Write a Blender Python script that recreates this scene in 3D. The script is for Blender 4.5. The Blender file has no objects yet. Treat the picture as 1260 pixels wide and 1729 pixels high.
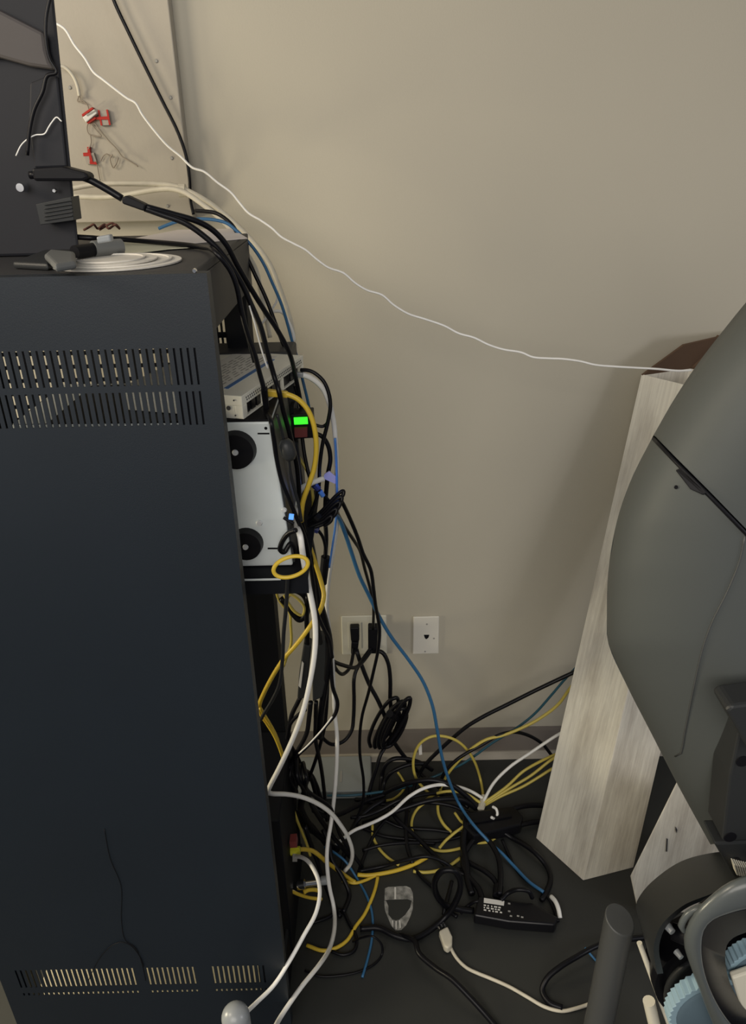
import bpy, bmesh, math, random
from mathutils import Vector, Matrix
random.seed(7)
C = bpy.context.scene.collection
SC = bpy.context.scene
W, H = 1260, 1729
FPX = 1250.0
# ------------------------------------------------------------------ camera
CAM = Vector((0.0, -1.607, 1.568))
PITCH, ROLL = math.radians(26.0), math.radians(-1.2)
cam_data = bpy.data.cameras.new('camera')
cam = bpy.data.objects.new('camera', cam_data); C.objects.link(cam)
cam_data.sensor_fit = 'VERTICAL'; cam_data.sensor_height = 36.0
cam_data.lens = FPX / H * 36.0
cam_data.clip_start = 0.02
CM = Matrix.Rotation(math.pi/2 - PITCH, 3, 'X') @ Matrix.Rotation(ROLL, 3, 'Z')
cam.matrix_world = Matrix.Translation(CAM) @ CM.to_4x4()
SC.camera = cam
# ------------------------------------------------------------------ world, lamps, exposure
wd = bpy.data.worlds.new('world'); SC.world = wd; wd.use_nodes = True
wd.node_tree.nodes['Background'].inputs[0].default_value = (0.80, 0.86, 1.0, 1)
wd.node_tree.nodes['Background'].inputs[1].default_value = 0.14
def area(name, loc, target, sx, sy, e, col):
    l = bpy.data.lights.new(name, 'AREA'); l.shape = 'RECTANGLE'; l.size = sx; l.size_y = sy
    l.energy = e; l.color = col
    o = bpy.data.objects.new(name, l); C.objects.link(o); o.location = loc
    o.rotation_euler = (Vector(target) - Vector(loc)).to_track_quat('-Z', 'Y').to_euler()
    return o
area('left_ceiling_light', (-1.85, -1.35, 2.3), (0.2, 0.0, 0.7), 0.6, 0.6, 20, (1.0, 0.86, 0.66))
area('machine_fill_light', (1.75, -1.45, 1.15), (0.5, -0.8, 0.6), 0.5, 0.5, 6, (0.96, 0.95, 1.0))  # added fill without a fixture, brightens the machine's right side
area('vent_fill_light', (-2.0, -0.75, 0.85), (-0.45, -0.62, 0.1), 0.35, 0.35, 22, (1.0, 0.88, 0.62))  # unseen source added at the left so the lower rack vents glow
area('front_fill_light', (-0.5, -3.3, 2.25), (0.2, -0.3, 0.3), 2.4, 1.6, 58, (1.0, 0.935, 0.85))  # added front fill from behind the camera, not a known fixture
SC.view_settings.view_transform = 'Standard'
SC.view_settings.look = 'None'
SC.view_settings.gamma = 1.0
SC.view_settings.use_curve_mapping = False
SC.view_settings.exposure = 0.0

# ------------------------------------------------------------------ helpers
def ray(px, py):
    return CM @ Vector(((px - W/2)/FPX, -(py - H/2)/FPX, -1.0))
def P(px, py, y):            # point of that sight line on the upright plane at depth y (wall = 0)
    d = ray(px, py); return CAM + d * ((y - CAM.y)/d.y)
def F(px, py, z=0.0):        # point on the level plane at height z
    d = ray(px, py); return CAM + d * ((z - CAM.z)/d.z)
def depth(p): return -((CM.transposed() @ (p - CAM)).z)

def mat(name, col, rough=0.6, metal=0.0, bump=0.0, bscale=200.0, var=0.0, vscale=6.0, emit=None, es=0.0, spec=0.5, vcol=None):
    m = bpy.data.materials.new(name); m.use_nodes = True
    nt = m.node_tree; b = nt.nodes['Principled BSDF']
    b.inputs['Base Color'].default_value = (*col, 1); b.inputs['Roughness'].default_value = rough
    b.inputs['Metallic'].default_value = metal; b.inputs['Specular IOR Level'].default_value = spec
    tc = nt.nodes.new('ShaderNodeTexCoord')
    if var or vcol:
        n = nt.nodes.new('ShaderNodeTexNoise'); n.inputs['Scale'].default_value = vscale; n.inputs['Detail'].default_value = 5
        nt.links.new(tc.outputs['Object'], n.inputs['Vector'])
        r = nt.nodes.new('ShaderNodeValToRGB')
        lo = vcol if vcol else tuple(c*(1-var) for c in col)
        r.color_ramp.elements[0].color = (*lo, 1); r.color_ramp.elements[0].position = 0.36
        r.color_ramp.elements[1].color = (*col, 1); r.color_ramp.elements[1].position = 0.62
        nt.links.new(n.outputs['Fac'], r.inputs['Fac']); nt.links.new(r.outputs['Color'], b.inputs['Base Color'])
    if bump:
        n2 = nt.nodes.new('ShaderNodeTexNoise'); n2.inputs['Scale'].default_value = bscale; n2.inputs['Detail'].default_value = 3
        bp = nt.nodes.new('ShaderNodeBump'); bp.inputs['Strength'].default_value = bump; bp.inputs['Distance'].default_value = 0.002
        nt.links.new(tc.outputs['Object'], n2.inputs['Vector']); nt.links.new(n2.outputs['Fac'], bp.inputs['Height'])
        nt.links.new(bp.outputs['Normal'], b.inputs['Normal'])
    if emit:
        b.inputs['Emission Color'].default_value = (*emit, 1); b.inputs['Emission Strength'].default_value = es
    return m

def corrugated(name, col, stain):      # white fibreboard: fine lengthwise ribs (local z is the length) and grey-brown scuffs
    m = mat(name, col, 0.75); nt = m.node_tree; b = nt.nodes['Principled BSDF']
    tc = nt.nodes.new('ShaderNodeTexCoord')
    mp = nt.nodes.new('ShaderNodeMapping'); mp.inputs['Scale'].default_value = (14, 14, 2.2)
    n = nt.nodes.new('ShaderNodeTexNoise'); n.inputs['Scale'].default_value = 1.0; n.inputs['Detail'].default_value = 6; n.inputs['Roughness'].default_value = 0.65
    nt.links.new(tc.outputs['Object'], mp.inputs['Vector']); nt.links.new(mp.outputs['Vector'], n.inputs['Vector'])
    r = nt.nodes.new('ShaderNodeValToRGB')
    r.color_ramp.elements[0].color = (*stain, 1); r.color_ramp.elements[0].position = 0.30
    r.color_ramp.elements[1].color = (*col, 1); r.color_ramp.elements[1].position = 0.58
    nt.links.new(n.outputs['Fac'], r.inputs['Fac'])
    mp2 = nt.nodes.new('ShaderNodeMapping'); mp2.inputs['Scale'].default_value = (260, 260, 1.5)
    n2 = nt.nodes.new('ShaderNodeTexNoise'); n2.inputs['Scale'].default_value = 1.0; n2.inputs['Detail'].default_value = 1
    nt.links.new(tc.outputs['Object'], mp2.inputs['Vector']); nt.links.new(mp2.outputs['Vector'], n2.inputs['Vector'])
    mx = nt.nodes.new('ShaderNodeMix'); mx.data_type = 'RGBA'; mx.blend_type = 'MULTIPLY'; mx.inputs[0].default_value = 0.22
    r2 = nt.nodes.new('ShaderNodeValToRGB'); r2.color_ramp.elements[0].position = 0.35; r2.color_ramp.elements[1].position = 0.6
    r2.color_ramp.elements[0].color = (.55, .53, .5, 1)
    nt.links.new(n2.outputs['Fac'], r2.inputs['Fac'])
    nt.links.new(r.outputs['Color'], mx.inputs[6]); nt.links.new(r2.outputs['Color'], mx.inputs[7])
    nt.links.new(mx.outputs[2], b.inputs['Base Color'])
    bp = nt.nodes.new('ShaderNodeBump'); bp.inputs['Strength'].default_value = 0.25; bp.inputs['Distance'].default_value = 0.001
    nt.links.new(n2.outputs['Fac'], bp.inputs['Height']); nt.links.new(bp.outputs['Normal'], b.inputs['Normal'])
    return m

M = {}
M['wall'] = mat('wall_paint', (0.485, 0.45, 0.36), 0.7, bump=0.12, bscale=260, var=0.03, vscale=2.5)
M['floor'] = mat('floor_vinyl', (0.031, 0.033, 0.031), 0.47, bump=0.05, bscale=120, var=0.14, vscale=3.5)
M['base'] = mat('cove_base_rubber', (0.20, 0.175, 0.15), 0.5, var=0.1, vscale=5)
M['cove'] = mat('cove_caulk', (0.42, 0.38, 0.31), 0.6, var=0.15, vscale=9)
M['board'] = mat('painted_board', (0.45, 0.41, 0.335), 0.65, bump=0.15, bscale=150, var=0.05, vscale=7)
M['rack'] = mat('rack_black', (0.008, 0.014, 0.022), 0.5, bump=0.06, bscale=600, var=0.12, vscale=3)
M['rackin'] = mat('rack_inner_black', (0.005, 0.006, 0.009), 0.65, spec=.2)
M['racktop'] = mat('rack_top_grey', (0.040, 0.040, 0.042), 0.55, bump=0.05, bscale=500, spec=.3)
M['tray'] = mat('tray_glow_cream', (0.62, 0.56, 0.40), 0.5, var=0.1)
M['shell'] = mat('housing_plastic', (0.088, 0.096, 0.092), 0.55, bump=0.05, bscale=900, spec=.35)
M['dgrey'] = mat('dark_grey_plastic', (0.028, 0.030, 0.031), 0.45, bump=0.05, bscale=700, spec=.35)
M['mgrey'] = mat('mid_grey_plastic', (0.075, 0.078, 0.077), 0.42, bump=0.04, bscale=600, spec=.4)
M['lgrey'] = mat('light_grey_plastic', (0.30, 0.32, 0.33), 0.3)
M['black'] = mat('black_rubber', (0.006, 0.006, 0.008), 0.5, spec=.22)
M['blackg'] = mat('black_gloss_plastic', (0.006, 0.006, 0.008), 0.32, spec=.3)
M['bcable'] = mat('black_cable_jacket', (0.004, 0.004, 0.006), 0.40, spec=.28)
M['gcable'] = mat('charcoal_cable_jacket', (0.014, 0.015, 0.017), 0.48, spec=.3)
M['wcable'] = mat('white_cable_jacket', (0.95, 0.94, 0.89), 0.4, var=0.05, vscale=40)
M['ccable'] = mat('cream_cable_jacket', (0.72, 0.67, 0.54), 0.45, var=0.1, vscale=40)
M['ycable'] = mat('yellow_cable_jacket', (0.76, 0.53, 0.05), 0.4)
M['pycable'] = mat('pale_yellow_cable_jacket', (0.62, 0.50, 0.10), 0.4)
M['blcable'] = mat('blue_cable_jacket', (0.035, 0.145, 0.30), 0.4)
M['tcable'] = mat('teal_cable_jacket', (0.02, 0.09, 0.13), 0.4)
M['silver'] = mat('zinc_plated_steel', (0.80, 0.86, 0.85), 0.45, metal=0.05, bump=0.02, bscale=300, var=0.05, vscale=10)
M['chrome'] = mat('bright_metal', (0.8, 0.8, 0.8), 0.15, metal=1.0)
M['switch'] = mat('switch_cream_steel', (0.93, 0.91, 0.79), 0.42, var=0.02)
M['label'] = mat('label_white', (0.78, 0.76, 0.70), 0.5)
M['ink'] = mat('label_ink', (0.04, 0.04, 0.045), 0.6)
M['inkgrey'] = mat('label_ink_grey', (0.34, 0.33, 0.30), 0.6)
M['screw'] = mat('screw_head_zinc', (0.75, 0.77, 0.77), 0.35, metal=0.1)
M['devgrey'] = mat('device_grey', (0.15, 0.155, 0.15), 0.5)
M['inkblue'] = mat('label_ink_blue', (0.06, 0.17, 0.42), 0.5)
M['inkred'] = mat('label_ink_red', (0.40, 0.09, 0.06), 0.5)
M['plate'] = mat('ivory_plate', (0.66, 0.64, 0.54), 0.35)
M['plate2'] = mat('white_plate', (0.74, 0.71, 0.62), 0.35)
M['carton'] = corrugated('white_carton', (0.92, 0.88, 0.75), (0.50, 0.45, 0.37))
M['brown'] = mat('brown_kraft', (0.13, 0.075, 0.042), 0.8, var=0.2)
M['paper'] = mat('paper_white', (0.76, 0.70, 0.66), 0.7)
M['papery'] = mat('paper_pale_yellow', (0.64, 0.63, 0.47), 0.7)
M['disc'] = mat('disc_white', (0.76, 0.73, 0.66), 0.5, var=0.08, vscale=20)
M['red'] = mat('red_tape', (0.46, 0.025, 0.015), 0.5, spec=.25)
M['dred'] = mat('dull_red_plastic', (0.22, 0.045, 0.04), 0.5)
M['tape'] = mat('clear_tape', (0.36, 0.32, 0.26), 0.45)
M['wire'] = mat('thin_bare_wire', (0.30, 0.25, 0.19), 0.5)
M['green'] = mat('green_lamp', (0.02, 0.5, 0.02), 0.3, emit=(0.05, 1.0, 0.03), es=1.3)
M['blue'] = mat('blue_lamp', (0.1, 0.25, 0.8), 0.3, emit=(0.12, 0.40, 1.0), es=0.8)
M['bluep'] = mat('blue_plug', (0.03, 0.04, 0.16), 0.35)
M['lav'] = mat('label_lavender', (0.52, 0.50, 0.80), 0.5)
M['mauve'] = mat('brown_grey_cover', (0.075, 0.066, 0.064), 0.6, var=0.12, vscale=9)
M['case'] = mat('equipment_case', (0.014, 0.015, 0.020), 0.55, spec=.3)
M['skyblue'] = mat('led_lit_blue_jacket', (0.10, 0.27, 0.72), 0.35)  # lighter blue with the LED light painted into the colour
M['frame'] = mat('frame_grey', (0.10, 0.112, 0.112), 0.28)
M['ltblue'] = mat('pale_blue_rubber', (0.30, 0.44, 0.52), 0.45)
M['stblue'] = mat('steel_blue_plastic', (0.10, 0.15, 0.19), 0.4)
M['cream'] = mat('cream_plastic', (0.80, 0.76, 0.62), 0.45)
M['flatbox'] = mat('pale_grey_box', (0.30, 0.32, 0.31), 0.45, var=0.06)
M['sticker'] = mat('worn_sticker', (0.42, 0.41, 0.37), 0.7, vscale=60, vcol=(0.16, 0.16, 0.145))
M['reddish'] = mat('reddish_brown_string', (0.20, 0.085, 0.065), 0.8)

class MB:
    def __init__(s): s.bm = bmesh.new()
    def box(s, lo, hi, mx=None):
        x0, y0, z0 = lo; x1, y1, z1 = hi
        v = [s.bm.verts.new(p) for p in ((x0,y0,z0),(x1,y0,z0),(x1,y1,z0),(x0,y1,z0),(x0,y0,z1),(x1,y0,z1),(x1,y1,z1),(x0,y1,z1))]
        if mx:
            for q in v: q.co = mx @ q.co
        for f in ((0,3,2,1),(4,5,6,7),(0,1,5,4),(1,2,6,5),(2,3,7,6),(3,0,4,7)): s.bm.faces.new([v[i] for i in f])
        return s
    def loft(s, A, B, cap=True):       # two equal-length closed outlines
        a = [s.bm.verts.new(p) for p in A]; b = [s.bm.verts.new(p) for p in B]; n = len(a)
        for i in range(n): s.bm.faces.new((a[i], a[(i+1)%n], b[(i+1)%n], b[i]))
        if cap: s.bm.faces.new(a[::-1]); s.bm.faces.new(b)
        return s
    def prism(s, poly, yf, yb):        # outline at the upright plane yf, carried straight back to yb
        A = [P(x, y, yf) for x, y in poly]; B = [Vector((p.x, yb, p.z)) for p in A]
        return s.loft(A, B)
    def slab(s, poly, z, t):           # outline on the level plane z, thickness t upward
        A = [F(x, y, z+t) for x, y in poly]; B = [Vector((p.x, p.y, z)) for p in A]
        return s.loft(A, B)
    def cyl(s, a, b, r0, r1=None, n=20, cap=True):
        a = Vector(a); b = Vector(b); r1 = r0 if r1 is None else r1
        d = (b-a).normalized(); u = d.orthogonal().normalized(); w = d.cross(u)
        A = [a + (u*math.cos(t)+w*math.sin(t))*r0 for t in [2*math.pi*i/n for i in range(n)]]
        B = [b + (u*math.cos(t)+w*math.sin(t))*r1 for t in [2*math.pi*i/n for i in range(n)]]
        return s.loft(A, B, cap)
    def tube(s, pts, r, n=8, closed=False):
        rr = r if isinstance(r, (list, tuple)) else [r]*len(pts)
        k = len(pts); T = []
        for i in range(k):
            a = pts[(i-1) % k] if closed else pts[max(i-1, 0)]; b = pts[(i+1) % k] if closed else pts[min(i+1, k-1)]
            t = (b-a); T.append(t.normalized() if t.length > 1e-9 else Vector((0,0,1)))
        u = T[0].orthogonal().normalized(); rings = []
        for i in range(k):
            u = (u - T[i]*u.dot(T[i]))
            u = u.normalized() if u.length > 1e-6 else T[i].orthogonal().normalized()
            w = T[i].cross(u)
            rings.append([s.bm.verts.new(pts[i] + (u*math.cos(q)+w*math.sin(q))*rr[i]) for q in [2*math.pi*j/n for j in range(n)]])
        for i in range(k if closed else k-1):
            A, B = rings[i], rings[(i+1) % k]
            for j in range(n): s.bm.faces.new((A[j], A[(j+1)%n], B[(j+1)%n], B[j]))
        if not closed: s.bm.faces.new(rings[0][::-1]); s.bm.faces.new(rings[-1])
        return s
    def build(s, name, m, parent=None, smooth=False, bevel=0.0, seg=2, origin='mean', flatangle=None):
        bm = s.bm
        bmesh.ops.recalc_face_normals(bm, faces=bm.faces)
        co = [v.co for v in bm.verts]
        lo = Vector([min(c[i] for c in co) for i in range(3)]); hi = Vector([max(c[i] for c in co) for i in range(3)])
        org = Vector(((lo.x+hi.x)/2, (lo.y+hi.y)/2, lo.z)) if origin == 'mean' else Vector(origin)
        for v in bm.verts: v.co -= org
        me = bpy.data.meshes.new(name)
        if smooth:
            for f in bm.faces: f.smooth = True
        bm.to_mesh(me); bm.free(); me.materials.append(m)
        o = bpy.data.objects.new(name, me); C.objects.link(o); o.location = org
        if parent is not None:
            o.parent = parent; o.matrix_parent_inverse = Matrix.Translation(parent_loc(parent)).inverted()
        if bevel:
            b = o.modifiers.new('bevel', 'BEVEL'); b.width = bevel; b.segments = seg; b.limit_method = 'ANGLE'; b.angle_limit = math.radians(40)
        if smooth and flatangle:
            me.set_sharp_from_angle(angle=math.radians(flatangle))
        WL[o.name] = org
        return o
WL = {}
def parent_loc(p): return WL.get(p.name, Vector(p.location))
def tag(o, label, cat, group=None):
    o['label'] = label; o['category'] = cat
    if group: o['group'] = group
    return o
def empty(name, loc, label, cat, group=None):
    o = bpy.data.objects.new(name, None); C.objects.link(o); o.location = loc; o.empty_display_size = 0.05
    WL[o.name] = Vector(loc); return tag(o, label, cat, group)
def struct(o): o['kind'] = 'structure'; return o
def plain(o, label): o['label'] = label; return o

def smooth_path(pts, sub=6, closed=False):
    n = len(pts); out = []
    rng = n if closed else n-1
    for i in range(rng):
        p0 = pts[(i-1) % n] if closed or i > 0 else pts[0]*2 - pts[1]
        p1 = pts[i]; p2 = pts[(i+1) % n]
        p3 = pts[(i+2) % n] if closed or i+2 < n else pts[-1]*2 - pts[-2]
        t0 = 0.0; t1 = t0 + max((p1-p0).length, 1e-5)**.5; t2 = t1 + max((p2-p1).length, 1e-5)**.5; t3 = t2 + max((p3-p2).length, 1e-5)**.5
        for k in range(sub):
            t = t1 + (t2-t1)*k/sub
            A1 = p0*((t1-t)/(t1-t0)) + p1*((t-t0)/(t1-t0)); A2 = p1*((t2-t)/(t2-t1)) + p2*((t-t1)/(t2-t1)); A3 = p2*((t3-t)/(t3-t2)) + p3*((t-t2)/(t3-t2))
            B1 = A1*((t2-t)/(t2-t0)) + A2*((t-t0)/(t2-t0)); B2 = A2*((t3-t)/(t3-t1)) + A3*((t-t1)/(t3-t1))
            out.append(B1*((t2-t)/(t2-t1)) + B2*((t-t1)/(t2-t1)))
    if not closed: out.append(pts[-1])
    return out
def path3(pts, w):
    # each point: (px, py[, y]); y < 0 hangs at that depth, y >= 0 lies at that height; left-out depths run evenly between given ones
    ys = [None]*len(pts); P3 = [None]*len(pts)
    for i, p in enumerate(pts):
        if len(p) == 3:
            P3[i] = P(p[0], p[1], p[2]) if p[2] < 0 else F(p[0], p[1], p[2] + 0.003)
            ys[i] = P3[i].y
    known = [i for i in range(len(pts)) if ys[i] is not None]
    zc = sum(depth(P3[i]) for i in known)/len(known); r = max(w/2*zc/FPX, 0.0005)
    for i in range(len(pts)):
        if ys[i] is None:
            a = max([k for k in known if k < i], default=known[0]); b = min([k for k in known if k > i], default=known[-1])
            y = ys[a] if a == b else ys[a] + (ys[b]-ys[a])*(i-a)/(b-a)
            P3[i] = P(pts[i][0], pts[i][1], y)
        if P3[i].y > -r-0.004: P3[i] = P(pts[i][0], pts[i][1], -r-0.004)
        if P3[i].z < r + 0.0003: P3[i] = F(pts[i][0], pts[i][1], r + 0.0003)
    return P3, r
GROUPS = {'bcable': 'black cables', 'gcable': 'black cables', 'wcable': 'white cables', 'ccable': 'white cables', 'ycable': 'yellow network cables',
          'pycable': 'yellow network cables', 'blcable': 'blue network cables', 'skyblue': 'blue network cables', 'tcable': 'blue network cables'}
def cable(m, w, label, pts, name=None, cat='cable', sub=6, closed=False, rscale=1.0):
    P3, r = path3(pts, w*{'y': .86, 'p': .80, 't': .85, 'w': .95, 's': .9}.get(m[0], .86 if m == 'blcable' else .95))
    o = MB().tube(smooth_path(P3, sub, closed), r*rscale, 8, closed).build(name or {'y':'network_cable','p':'network_cable','t':'network_cable'}.get(m[0], 'cable'), M[m], None, smooth=True)
    tag(o, label, cat, GROUPS.get(m))
    return o
def plug_on(o, a, b, wpx, m, name='plug', label=None, n=4):       # a moulded plug between two points of the same cable
    P3, r = path3([a, b], wpx)
    p = MB().cyl(P3[0], P3[1], r*1.25, r*1.1, n).build(name, M[m], o, bevel=r*0.25)
    if label: p['label'] = label
    return p

# ------------------------------------------------------------------ the room
struct(MB().box((-3.2, 0, 0), (2.6, 0.1, 2.8)).build('wall_back', M['wall']))
struct(MB().box((-3.2, -3.2, -0.05), (2.6, 0.1, 0.0)).build('floor', M['floor']))
pf = [(0, 0), (-.004, 0), (-.004, .006), (-.0035, .09), (-.0025, .102), (0, .102)]
bm = MB(); A = [Vector((-3.0, y-0.0006, z)) for y, z in pf]; B = [Vector((2.6, y-0.0006, z)) for y, z in pf]; bm.loft(A, B)
struct(bm.build('baseboard_back', M['base']))
bm = MB(); pf = [(0, 0), (-.016, 0), (-.013, .004), (-.008, .011), (-.0045, .018), (0, .018)]
bm.loft([Vector((-3.0, y-0.0048, z)) for y, z in pf], [Vector((2.6, y-0.0048, z)) for y, z in pf]); struct(bm.build('trim_1', M['cove']))

# painted backboard screwed to the wall
bd = MB(); xr = P(306, 190, -.03).x
zb = P(327, 372, -.03).z
bd.box((-1.1, -.03, zb), (xr, -.0005, 2.4))
board = tag(bd.build('backboard', M['board'], bevel=.002), 'cream painted board on the wall at upper left, edged with screws', 'board')
for px, py in ((264, 103), (288, 165), (290, 267), (283, 348), (118, 148)):
    a = P(px, py, -.0306); sc = MB().cyl(a, a + Vector((0, -.0016, 0)), .0034, .0024, 12).build('screw', M['inkgrey'], board)

# ------------------------------------------------------------------ rack
ZT = 1.449; YN = -0.747; YF = -0.31; XL, XR = -0.71, -0.180
rack = empty('equipment_rack', (-.45, -.53, 0), 'tall black steel equipment rack filling the left side of the photo', 'rack')
def vented(mb, x0, x1, z0, z1, y0, y1, bands, sx0, sx1, pitch, sw, skip=()):
    bands = sorted(bands); z = z0
    for (a, b) in bands:
        mb.box((x0, y0, z), (x1, y1, a)); z = b
        mb.box((x0, y0, a), (sx0, y1, b)); n = int((sx1-sx0)/pitch); last = sx0
        for k in range(n):
            c = sx0 + pitch*(k+.5)
            if any(s0 <= c <= s1 for s0, s1 in skip): continue
            mb.box((last, y0, a), (c-sw/2, y1, b)); last = c + sw/2
        mb.box((last, y0, a), (x1, y1, b))
    mb.box((x0, y0, z), (x1, y1, z1))
bot = [(.174, .226), (.150, .158)]
top = [(1.322, 1.366), (1.272, 1.314)]
mb = MB(); gx1, gx2 = P(234, 1635, YN).x, P(345, 1630, YN).x
vented(mb, XL, XR, .03, ZT, YN, YN+.0016, bot, XL+.03, XR-.03, .0093, .0034, skip=((gx1-.009, gx1+.009), (gx2-.014, gx2+.014)))
sp = None
# split the vent bands of the upper rows into their own skip list
mb.bm.free(); mb = MB()
vented(mb, XL, XR, .03, .70, YN, YN+.0016, bot, XL+.03, XR-.03, .0093, .0034, skip=((gx1-.009, gx1+.009), (gx2-.014, gx2+.014)))
vented(mb, XL, XR, .70, ZT, YN, YN+.0016, top, XL+.03, XR-.012, .0080, .0026)
mb.box((XR-.0016, YN+.0016, .03), (XR, YN+.022, ZT)); mb.box((XL, YN+.0016, ZT-.0016), (XR-.0016, YN+.02, ZT))
mb.build('side_panel', M['rack'], rack)
mb = MB(); vented(mb, XL, XR-.022, .06, .70, YF-.0016, YF, [(.27, .34), (.20, .26)], XL+.03, XR-.05, .0080, .0030)
vented(mb, XL, XR-.022, .70, ZT-.02, YF-.0016, YF, [(1.262, 1.280), (1.238, 1.255), (1.214, 1.231), (1.190, 1.207), (1.166, 1.183), (1.142, 1.159), (1.29, 1.32), (1.33, 1.36)], XL+.03, XR-.05, .0080, .0042)
mb.build('side_panel', M['rackin'], rack)
mb = MB(); mb.box((XL, YN+.02, ZT-.010), (XR-.018, YF+.012, ZT)); mb.box((XR-.022, YN+.02, ZT-.085), (XR-.018, YF+.012, ZT-.010))
mb.build('top_cover', M['racktop'], rack, bevel=.004)
MB().box((XR-.06, YF-.045, .02), (XR-.022, YF-.003, ZT-.03)).build('post', M['rackin'], rack)
MB().box((XR-.05, YN+.004, .02), (XR-.012, YN+.03, ZT-.03)).build('post', M['rackin'], rack)
MB().box((XL+.01, YF-.045, .02), (XL+.05, YF-.003, ZT-.03)).build('post', M['rackin'], rack)
MB().box((XL+.01, YN+.004, .02), (XL+.05, YN+.03, ZT-.03)).build('post', M['rackin'], rack)
mb = MB(); mb.box((XL, YN+.004, .0), (XR-.014, YF, .02)); mb.box((XR-.02, YN+.03, .02), (XR-.014, YF-.045, .115))
mb.build('base', M['rackin'], rack)
MB().box((XL, YN+.002, .02), (XR-.05, YN+.22, .026)).build('glow_tray', M['tray'], rack)  # pale tray added inside the rack so the lower vents look lit
a = P(329, 457, YN-.0004); MB().cyl(a, a+Vector((0, -.003, 0)), .0028, .002, 12).build('screw', M['chrome'], rack)
# shelf carrying the two upper units
ZS = P(450, 976, -.66).z
mb = MB(); mb.box((XL+.05, -.66, ZS-.004), (P(520, 975, -.66).x, -.345, ZS)); mb.box((XL+.05, -.66, ZS-.028), (P(520, 975, -.66).x, -.656, ZS-.004))
sh = mb.build('shelf', M['rackin'], rack)
MB().box((XL+.05, -.6612, ZS-.0035), (P(474, 975, -.66).x, -.6602, ZS-.0005)).build('lip_highlight', M['silver'], rack)  # pale strip painting the highlight on the shelf lip

# silver unit on the shelf, feet towards us
dev = empty('metal_chassis', (-.3, -.55, ZS), 'silver metal chassis on the rack shelf with round black rubber feet', 'equipment')
YD = -.627
mb = MB(); A = [P(250, 712, YD), P(456, 712, YD), P(494, 944, YD), P(250, 944, YD)]
A = [Vector((-.5, YD, A[0].z)), A[1], A[2], Vector((-.5, YD, A[2].z))]
zt_dev = A[1].z; A[2].z = A[3].z = ZS + .001
B = [Vector((p.x, YD+.20, p.z)) for p in A]; mb.loft(A, B); mb.build('body', M['silver'], dev, bevel=.003)
MB().loft([Vector((-.5, YD+.001, zt_dev+.0002)), Vector((A[1].x, YD+.001, zt_dev+.0002)), Vector((A[1].x, YD+.19, zt_dev+.0002)), Vector((-.5, YD+.19, zt_dev+.0002))],
          [Vector((-.5, YD+.001, zt_dev+.0032)), Vector((A[1].x, YD+.001, zt_dev+.0032)), Vector((A[1].x, YD+.19, zt_dev+.0032)), Vector((-.5, YD+.19, zt_dev+.0032))]).build('lid', M['black'], dev)
q1, q2 = A[1], A[2]
MB().loft([q1+Vector((.0003, .004, -.004)), q1+Vector((.0003, .19, -.004)), q2+Vector((.0003, .19, .004)), q2+Vector((.0003, .004, .004))],
          [q1+Vector((.003, .004, -.004)), q1+Vector((.003, .19, -.004)), q2+Vector((.003, .19, .004)), q2+Vector((.003, .004, .004))]).build('rear_panel', M['dgrey'], dev)
for (px, py, r) in ((400, 758, 31), (417, 916, 26)):
    c = P(px, py, YD-.0005); s = depth(c)/FPX
    f = MB().cyl(c, c+Vector((0, -.014, 0)), r*s*1.08, r*s*.98, 32).build('rubber_foot', M['black'], dev, smooth=True, flatangle=40)
    q = c + Vector((0, -.0142, 0)); MB().cyl(q, q+Vector((0, -.003, 0)), .0045, .0035, 14).build('screw', M['screw'], f)
for (px, py, r) in ((438, 883, .0052), (480, 861, .0042)):
    c = P(px, py, YD-.0004); MB().cyl(c, c+Vector((0, -.003, 0)), r, r*.7, 14).build('screw', M['screw'], dev)
c = P(449, 723, YD-.0004); MB().cyl(c, c+Vector((0, -.0006, 0)), .0022, None, 12).build('screw_hole', M['black'], dev)
for poly in (((435, 731), (455, 731), (455, 733.5), (435, 733.5)), ((452, 925), (474, 925), (474, 927.5), (452, 927.5))):
    MB().prism(poly, YD-.001, YD-.0002).build('slot', M['black'], dev)
# dark unit standing behind it
db = empty('dark_chassis', (-.3, -.34, ZS), 'dark grey unit on the rack shelf behind the silver chassis', 'equipment')
ztb = P(430, 572, -.29).z
MB().box((-.33, -.392, ZS+.001), (P(497, 640, -.392).x, -.315, ztb)).build('body', M['racktop'], db, bevel=.004)
# white switch lying on the silver unit
SA = P(408, 669, -.627); SB = P(512, 601, -.407)
SB.z = SA.z
u = (SB-SA); L = u.length; u.normalize(); vdir = Vector((-u.y, u.x, 0))
HS = SA.z - zt_dev - .004
SM = Matrix((( u.x, vdir.x, 0, SA.x), (u.y, vdir.y, 0, SA.y), (0, 0, 1, SA.z-HS), (0, 0, 0, 1)))   # local x along the port side, y into the rack
sw = empty('network_switch', SM @ Vector((L/2, .1, 0)), 'small cream metal network switch lying on the silver chassis', 'network switch', None)
DW = .19
mb = MB(); mb.box((0, 0, HS*.58), (L, DW, HS), SM); mb.box((0, .012, 0), (L, DW, HS*.58), SM)
mb.box((0, 0, 0), (.014, .012, HS*.58), SM); mb.box((L-.006, 0, 0), (L, .012, HS*.58), SM); mb.box((0, 0, -.0), (L, .012, .002), SM)
for k in (.30, .62): mb.box((L*k, 0, 0), (L*k+.003, .012, HS*.58), SM)
body = mb.build('case', M['switch'], sw, bevel=.0008)
for k in range(11):
    x = .018 + k*(L-.03)/11
    if abs(x - L*.3) < .004 or abs(x-L*.62) < .004: x += .006
    MB().box((x, .004, .003), (x+.0125, .0119, HS*.52), SM).build('port', M['blackg'], sw)
mb = MB()
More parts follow.
